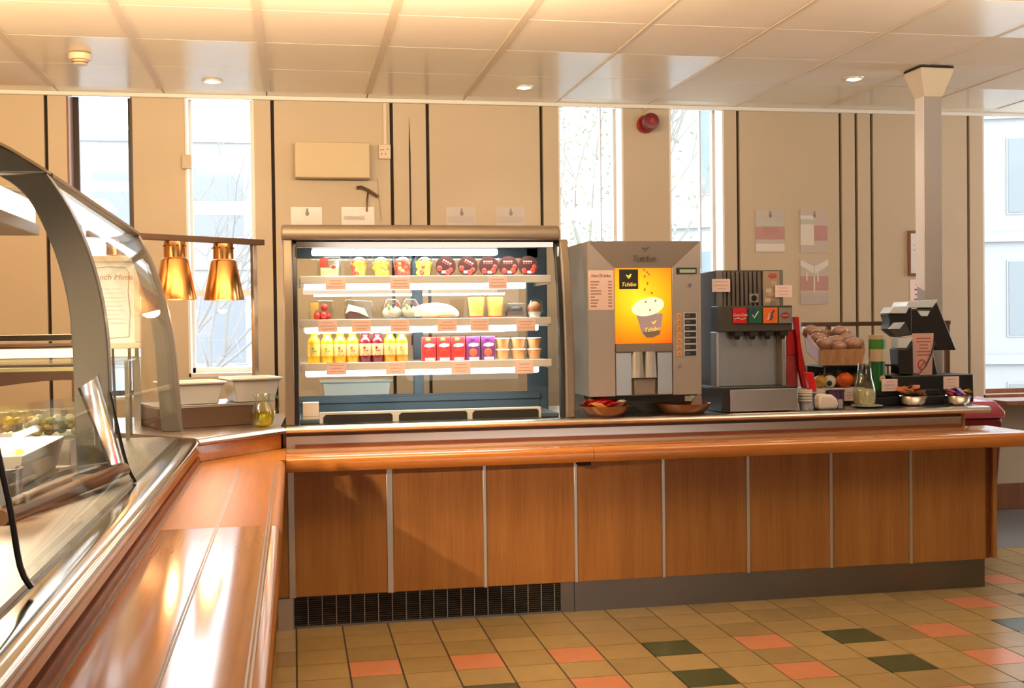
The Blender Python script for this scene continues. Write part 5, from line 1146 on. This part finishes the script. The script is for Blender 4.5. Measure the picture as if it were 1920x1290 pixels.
def poster(px0, py0, px1, py1, lb, bands, dark=None, extra=None, name='poster'):
    x0, z1 = wp(px0, py0); x1, z0 = wp(px1, py1)
    t = thing(name, lb, 'notice', ((x0 + x1) / 2, WY - .002, z0), 0, 'laminated notices on the wall'); w_, h_ = (x1 - x0) / 2, z1 - z0
    MB().box(-w_, w_, -.002, .0015, 0, h_, mat('laminated_sheet', (.58, .50, .45), .22)).build('sheet', t)
    b = MB()
    for i_, (a0, a1, c0, c1, m) in enumerate(bands): b.box(-w_ + 2 * w_ * c0, -w_ + 2 * w_ * c1, -.0026 - .0002 * i_, -.002, h_ * a0, h_ * a1, m)
    if dark: b.ell((dark * w_, -.0026, h_ * .86), (.012, .0012, .015), mat('emblem_grey', (.27, .23, .21), .5), 10, 6).ell((dark * w_, -.0026, h_ * .86 + .02), (.006, .0012, .012), mat('emblem_grey', (.27, .23, .21), .5), 10, 6)
    if extra: extra(b, w_, h_)
    b.build('printing', t)
    return t
PKB = mat('faded_pink_print', (.50, .27, .25), .45); PALEB = mat('pale_print_and_glare', (.74, .68, .62), .3); MINT = mat('faint_mint_print', (.50, .52, .43), .4); GRB = mat('faint_grey_print', (.50, .43, .40), .4)
def strip(b, w_, h_): b.lines(-w_ * .8, w_ * .8, h_ * .40, h_ * .62, -.0032, 4, mat('faded_red_ink', (.40, .17, .17), .5), 4, .22)
poster(1416, 393, 1471, 473, 'laminated notice with pink band, alone above the drinks dispenser', [(.30, .60, 0, 1, PKB), (.62, .74, 0, 1, MINT), (.02, .20, 0, 1, PALEB)], .02, strip)
poster(1500, 393, 1551, 474, 'laminated notice with pale patch, upper of the pair above the bread basket', [(.28, .63, .5, 1, PKB), (.18, .86, 0, .5, PALEB), (.66, .78, 0, .5, MINT)], .05, None)
def vee_glare(b, w_, h_):  # glare on the laminate painted as pale shapes
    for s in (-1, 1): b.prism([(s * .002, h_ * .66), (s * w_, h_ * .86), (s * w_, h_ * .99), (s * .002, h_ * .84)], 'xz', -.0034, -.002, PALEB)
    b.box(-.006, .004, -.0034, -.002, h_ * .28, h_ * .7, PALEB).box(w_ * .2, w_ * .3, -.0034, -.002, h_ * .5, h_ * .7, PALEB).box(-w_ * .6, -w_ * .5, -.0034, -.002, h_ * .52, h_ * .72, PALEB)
poster(1500, 486, 1553, 570, 'laminated notice with white V shaped glare, lower of the pair above the bread basket', [(.30, .62, 0, 1, PKB), (.02, .25, 0, 1, GRB)], None, vee_glare)
for (a, c, lb, dk, bands) in ((545, 605, 'laminated notice on the wall, below the cream heater box end', .05, [(.70, .95, .05, .4, PALEB), (.3, .6, .05, .95, PKB)]), (640, 703, 'laminated notice on the wall directly under the brown clip', None, [(.82, .97, .55, .95, PALEB), (.72, .8, .08, .7, GRB), (.3, .6, .05, .95, PKB)]),
                      (836, 893, 'laminated notice on the wall above the chilled cabinet, beside the thick joint', .05, [(.3, .6, .05, .95, PKB), (.66, .8, .05, .95, GRB)]), (928, 985, 'laminated notice on the wall above the chilled cabinet, nearest the tree window', .05, [(.3, .6, .05, .95, PKB), (.66, .8, .05, .95, GRB)])):
    poster(a, 388, c, 475, lb, bands, dk)
x0, z1_ = wp(1701, 433); x1, z0_ = wp(1752, 517)
t = thing('framed_notice', 'white notice in a dark frame half hidden by the power pole', 'notice', ((x0 + x1) / 2, WY - .002, z0_)); w_, h_ = (x1 - x0) / 2, z1_ - z0_
MB().box(-w_, w_, -.012, .0015, 0, h_, REDWOOD).build('frame', t, .002)
MB().box(-w_ + .018, w_ - .018, -.0128, -.011, .018, h_ - .018, PAPER).lines(-w_ * .7, w_ * .6, .06, h_ - .08, -.0134, 5, INK, 6, .1).build('sheet', t)
x0, z1_ = wp(1706, 524); x1, z0_ = wp(1752, 600)
t = thing('pink_notice', 'pink sheet on the wall below the dark framed notice', 'notice', ((x0 + x1) / 2, WY - .002, z0_)); w_, h_ = (x1 - x0) / 2, z1_ - z0_
MB().box(-w_, w_, -.001, .0015, 0, h_, PINKCARD).lines(-w_ * .8, w_ * .6, .06, h_ - .02, -.0018, 6, INK, 3, .25).build('sheet', t)
# red fire alarm sounder
x, z = wp(1209, 234)
t = thing('fire_alarm', 'red fire alarm sounder with cable, high on the pier between windows', 'fire alarm', (x, WY, z)); L = t.location
RA = mat('alarm_red', (.34, .012, .012), .35)
MB().rings([[(r * math.cos(2 * PI * i / 28), y, r * math.sin(2 * PI * i / 28)) for i in range(28)] for r, y in ((.056, -.0005), (.058, -.03), (.052, -.036))], RA).build('alarm_base', t)
RD = mat('alarm_dark_red', (.16, .006, .008), .3)
MB().rings([[(r * math.cos(2 * PI * i / 28) + .012, y, r * math.sin(2 * PI * i / 28) + .006) for i in range(28)] for r, y in ((.050, -.0362), (.055, -.06), (.055, -.10), (.048, -.112), (.02, -.114))], RD).build('alarm_horn', t)
MB().rings([[(r * math.cos(2 * PI * i / 20) + .012, y, r * math.sin(2 * PI * i / 20) + .006) for i in range(20)] for r, y in ((.022, -.1142), (.018, -.12))], RA).build('alarm_centre', t)
MB().tube([(-.004, -.012, .056), (-.008, -.014, .09), (.006, -.02, .10), (-.004, -.012, .12), (.0, -.01, ZC - z - .03)], .006, mat('yellowed_cable', (.55, .42, .22), .5), 8).build('cable', t)

# window latch box on pier beside the heat lamp window
x, z = wp(352, 305)
t = thing('window_catch', 'small cream box on the edge of the heat lamp window', 'catch', (x, WY, z))
MB().box(-.032, .022, -.03, -.0005, -.04, .045, CREAM).build('catch_body', t, .003)
MB().box(-.012, -.004, -.012, -.0005, .045, ZC - z - .025, WHITE).build('conduit', t)

# ================================================================== RIGHT END: BIN
xb_, Yb = 4.105, 6.60
zb_ = at(1850, 752, 6.5)[1]
t = thing('litter_bin', 'dark red litter bin with flap lid beyond the end of the counter', 'bin', (xb_, Yb, 0))
RB = mat('bin_red', (.15, .003, .005), .3, var=.1); RBL = mat('bin_lid_glare', (.42, .07, .09), .22)  # pink glare on the lid put into its colour
b = MB(); b.rings([[(-a, -d, z), (a, -d, z), (a, d, z), (-a, d, z)] for a, d, z in ((.14, .15, .05), (.17, .19, zb_ - .14), (.17, .19, zb_ - .10))], RB).box(-.12, .12, -.13, .13, .0, .05, BLACK).build('bin_body', t, .012)
MB().rings([[(-a, -d, z), (a, -d, z), (a, d, z), (-a, d, z)] for a, d, z in ((.185, .205, zb_ - .0995), (.185, .205, zb_ - .06), (.15, .16, zb_ + .0), (.08, .1, zb_ + .03))], RBL).build('lid', t, .014)
t = thing('table_base', 'pale metal disc foot on the floor beyond the bin', 'table base', (5.32, 6.75, 0))
MB().lathe([(.30, 0.0), (.30, .012), (.1, .03), (.03, .04)], (0, 0, 0), STEEL, 32).cyl((0, 0, .04), (0, 0, .72), .028, BLACK, seg=14).build('base_disc', t)
MB().lathe([(.36, .72), (.36, .745)], (0, 0, 0), REDWOOD, 32).build('table_top', t)

# ================================================================== OUTSIDE
solo(MB((0, 24, -3)).box(-60, 70, 7.6, 90, -3.2, -3.0, mat('pale_paving', (.40, .40, .40), .8)), 'ground_outside', 'pale ground outside the windows', 'ground', kind='structure')
def block(name, lb, x0, x1, y, dep, h, nx, nz, wall_c, win_c, rz=0.0, ww=.55, wh=.55):
    t = thing(name, lb, 'building', ((x0 + x1) / 2, y, -3), rz); hw = (x1 - x0) / 2
    wm = mat(name + '_' + lb.split()[0] + '_wall', wall_c, .8); gm = mat(name + '_' + lb.split()[0] + '_window', win_c, .3)
    MB().box(-hw, hw, 0, dep, 0, h, wm).build('wall', t)
    b = MB()
    for i in range(nz + 1): z = i * h / nz; b.box(-hw, hw, -.12, 0, z - .12, z + .12, wm)
    b.build('floor_band', t)
    for i in range(nx):
        for k in range(nz):
            cx_ = -hw + (i + .5) * 2 * hw / nx; cz_ = (k + .5) * h / nz; a, c = hw / nx * ww, h / nz * .5 * wh
            f = MB().box(cx_ - a - .05, cx_ + a + .05, -.03, .02, cz_ - c - .05, cz_ + c + .05, wm).build('window', t)
            MB().box(cx_ - a, cx_ + a, -.05, -.031, cz_ - c, cz_ + c, gm).build('pane', f)
PALEW = (.34, .35, .36)
block('office_block', 'pale office block with wide blue grey windows behind the bare tree', -9, 1.5, 27, 6, 8.6, 5, 3, PALEW, (.17, .185, .205))
block('office_block', 'white low building seen through the tree window', 4.2, 8.6, 31, 5, 6.2, 4, 2, (.26, .27, .275), (.14, .16, .175))
block('flats_block', 'white flats with narrow blue windows outside the coffee machine window', 6.9, 12.4, 24, 4, 13, 4, 4, (.30, .305, .31), (.13, .175, .195), R(-32), .3, .6)
block('tower_block', 'white flats with tall grey windows outside the window by the red bin', 17.5, 26.5, 26, 4, 16, 5, 5, (.28, .285, .29), (.15, .175, .185), R(-20), .25, .6)
def tree(lb, x, y, h, spread, seed, col, leaves=0):
    t = thing('bare_tree', lb, 'tree', (x, y, -3)); rr = random.Random(seed); BK = mat('bark_' + str(seed), col, .9)
    tr, br = MB(), MB()
    def grow(p, d, l, r_, n):
        q = p + d * l; mid = (p + q) / 2 + Vector((rr.uniform(-1, 1), rr.uniform(-1, 1), 0)) * l * .06
        (tr if n > 5 else br).tube([p, mid, q], r_, BK, 5, r_ * .65)
        if n == 0: return
        for k in range(3 if n > 2 else 2):
            nd = (d + Vector((rr.uniform(-1, 1), rr.uniform(-1, 1), rr.uniform(-.35, .55))) * spread).normalized()
            grow(q, nd, l * rr.uniform(.62, .82), r_ * .58, n - 1)
    grow(Vector((0, 0, 0)), Vector((0, 0, 1)), h * .28, .085, 6)
    tr.build('trunk', t); br.build('branches', t)
    if leaves:
        b = MB(); LM = mat('spring_leaf', (.27, .31, .20), .8)
        for k in range(leaves):
            a = rr.uniform(0, 2 * PI); d = rr.uniform(0, 1) ** .6 * h * .17; p = Vector((d * math.cos(a), d * math.sin(a), h * rr.uniform(.3, .85)))
            u = Vector((rr.uniform(-1, 1), rr.uniform(-1, 1), rr.uniform(-1, 1))).normalized() * .055; v_ = u.cross(Vector((rr.uniform(-1, 1), .3, 1))).normalized() * .028
            b.add([p - u, p + v_, p + u, p - v_], [(0, 1, 2, 3)], LM)
        tag_ = b.build('foliage', t); tag_['kind'] = 'stuff'
tree('bare tree outside the window behind the copper heat lamps', -1.9, 17.5, 8.5, .75, 11, (.20, .19, .18))
tree('leafing tree outside the window beside the coffee machine', 4.75, 18.0, 10, .40, 23, (.22, .21, .18), 2200)
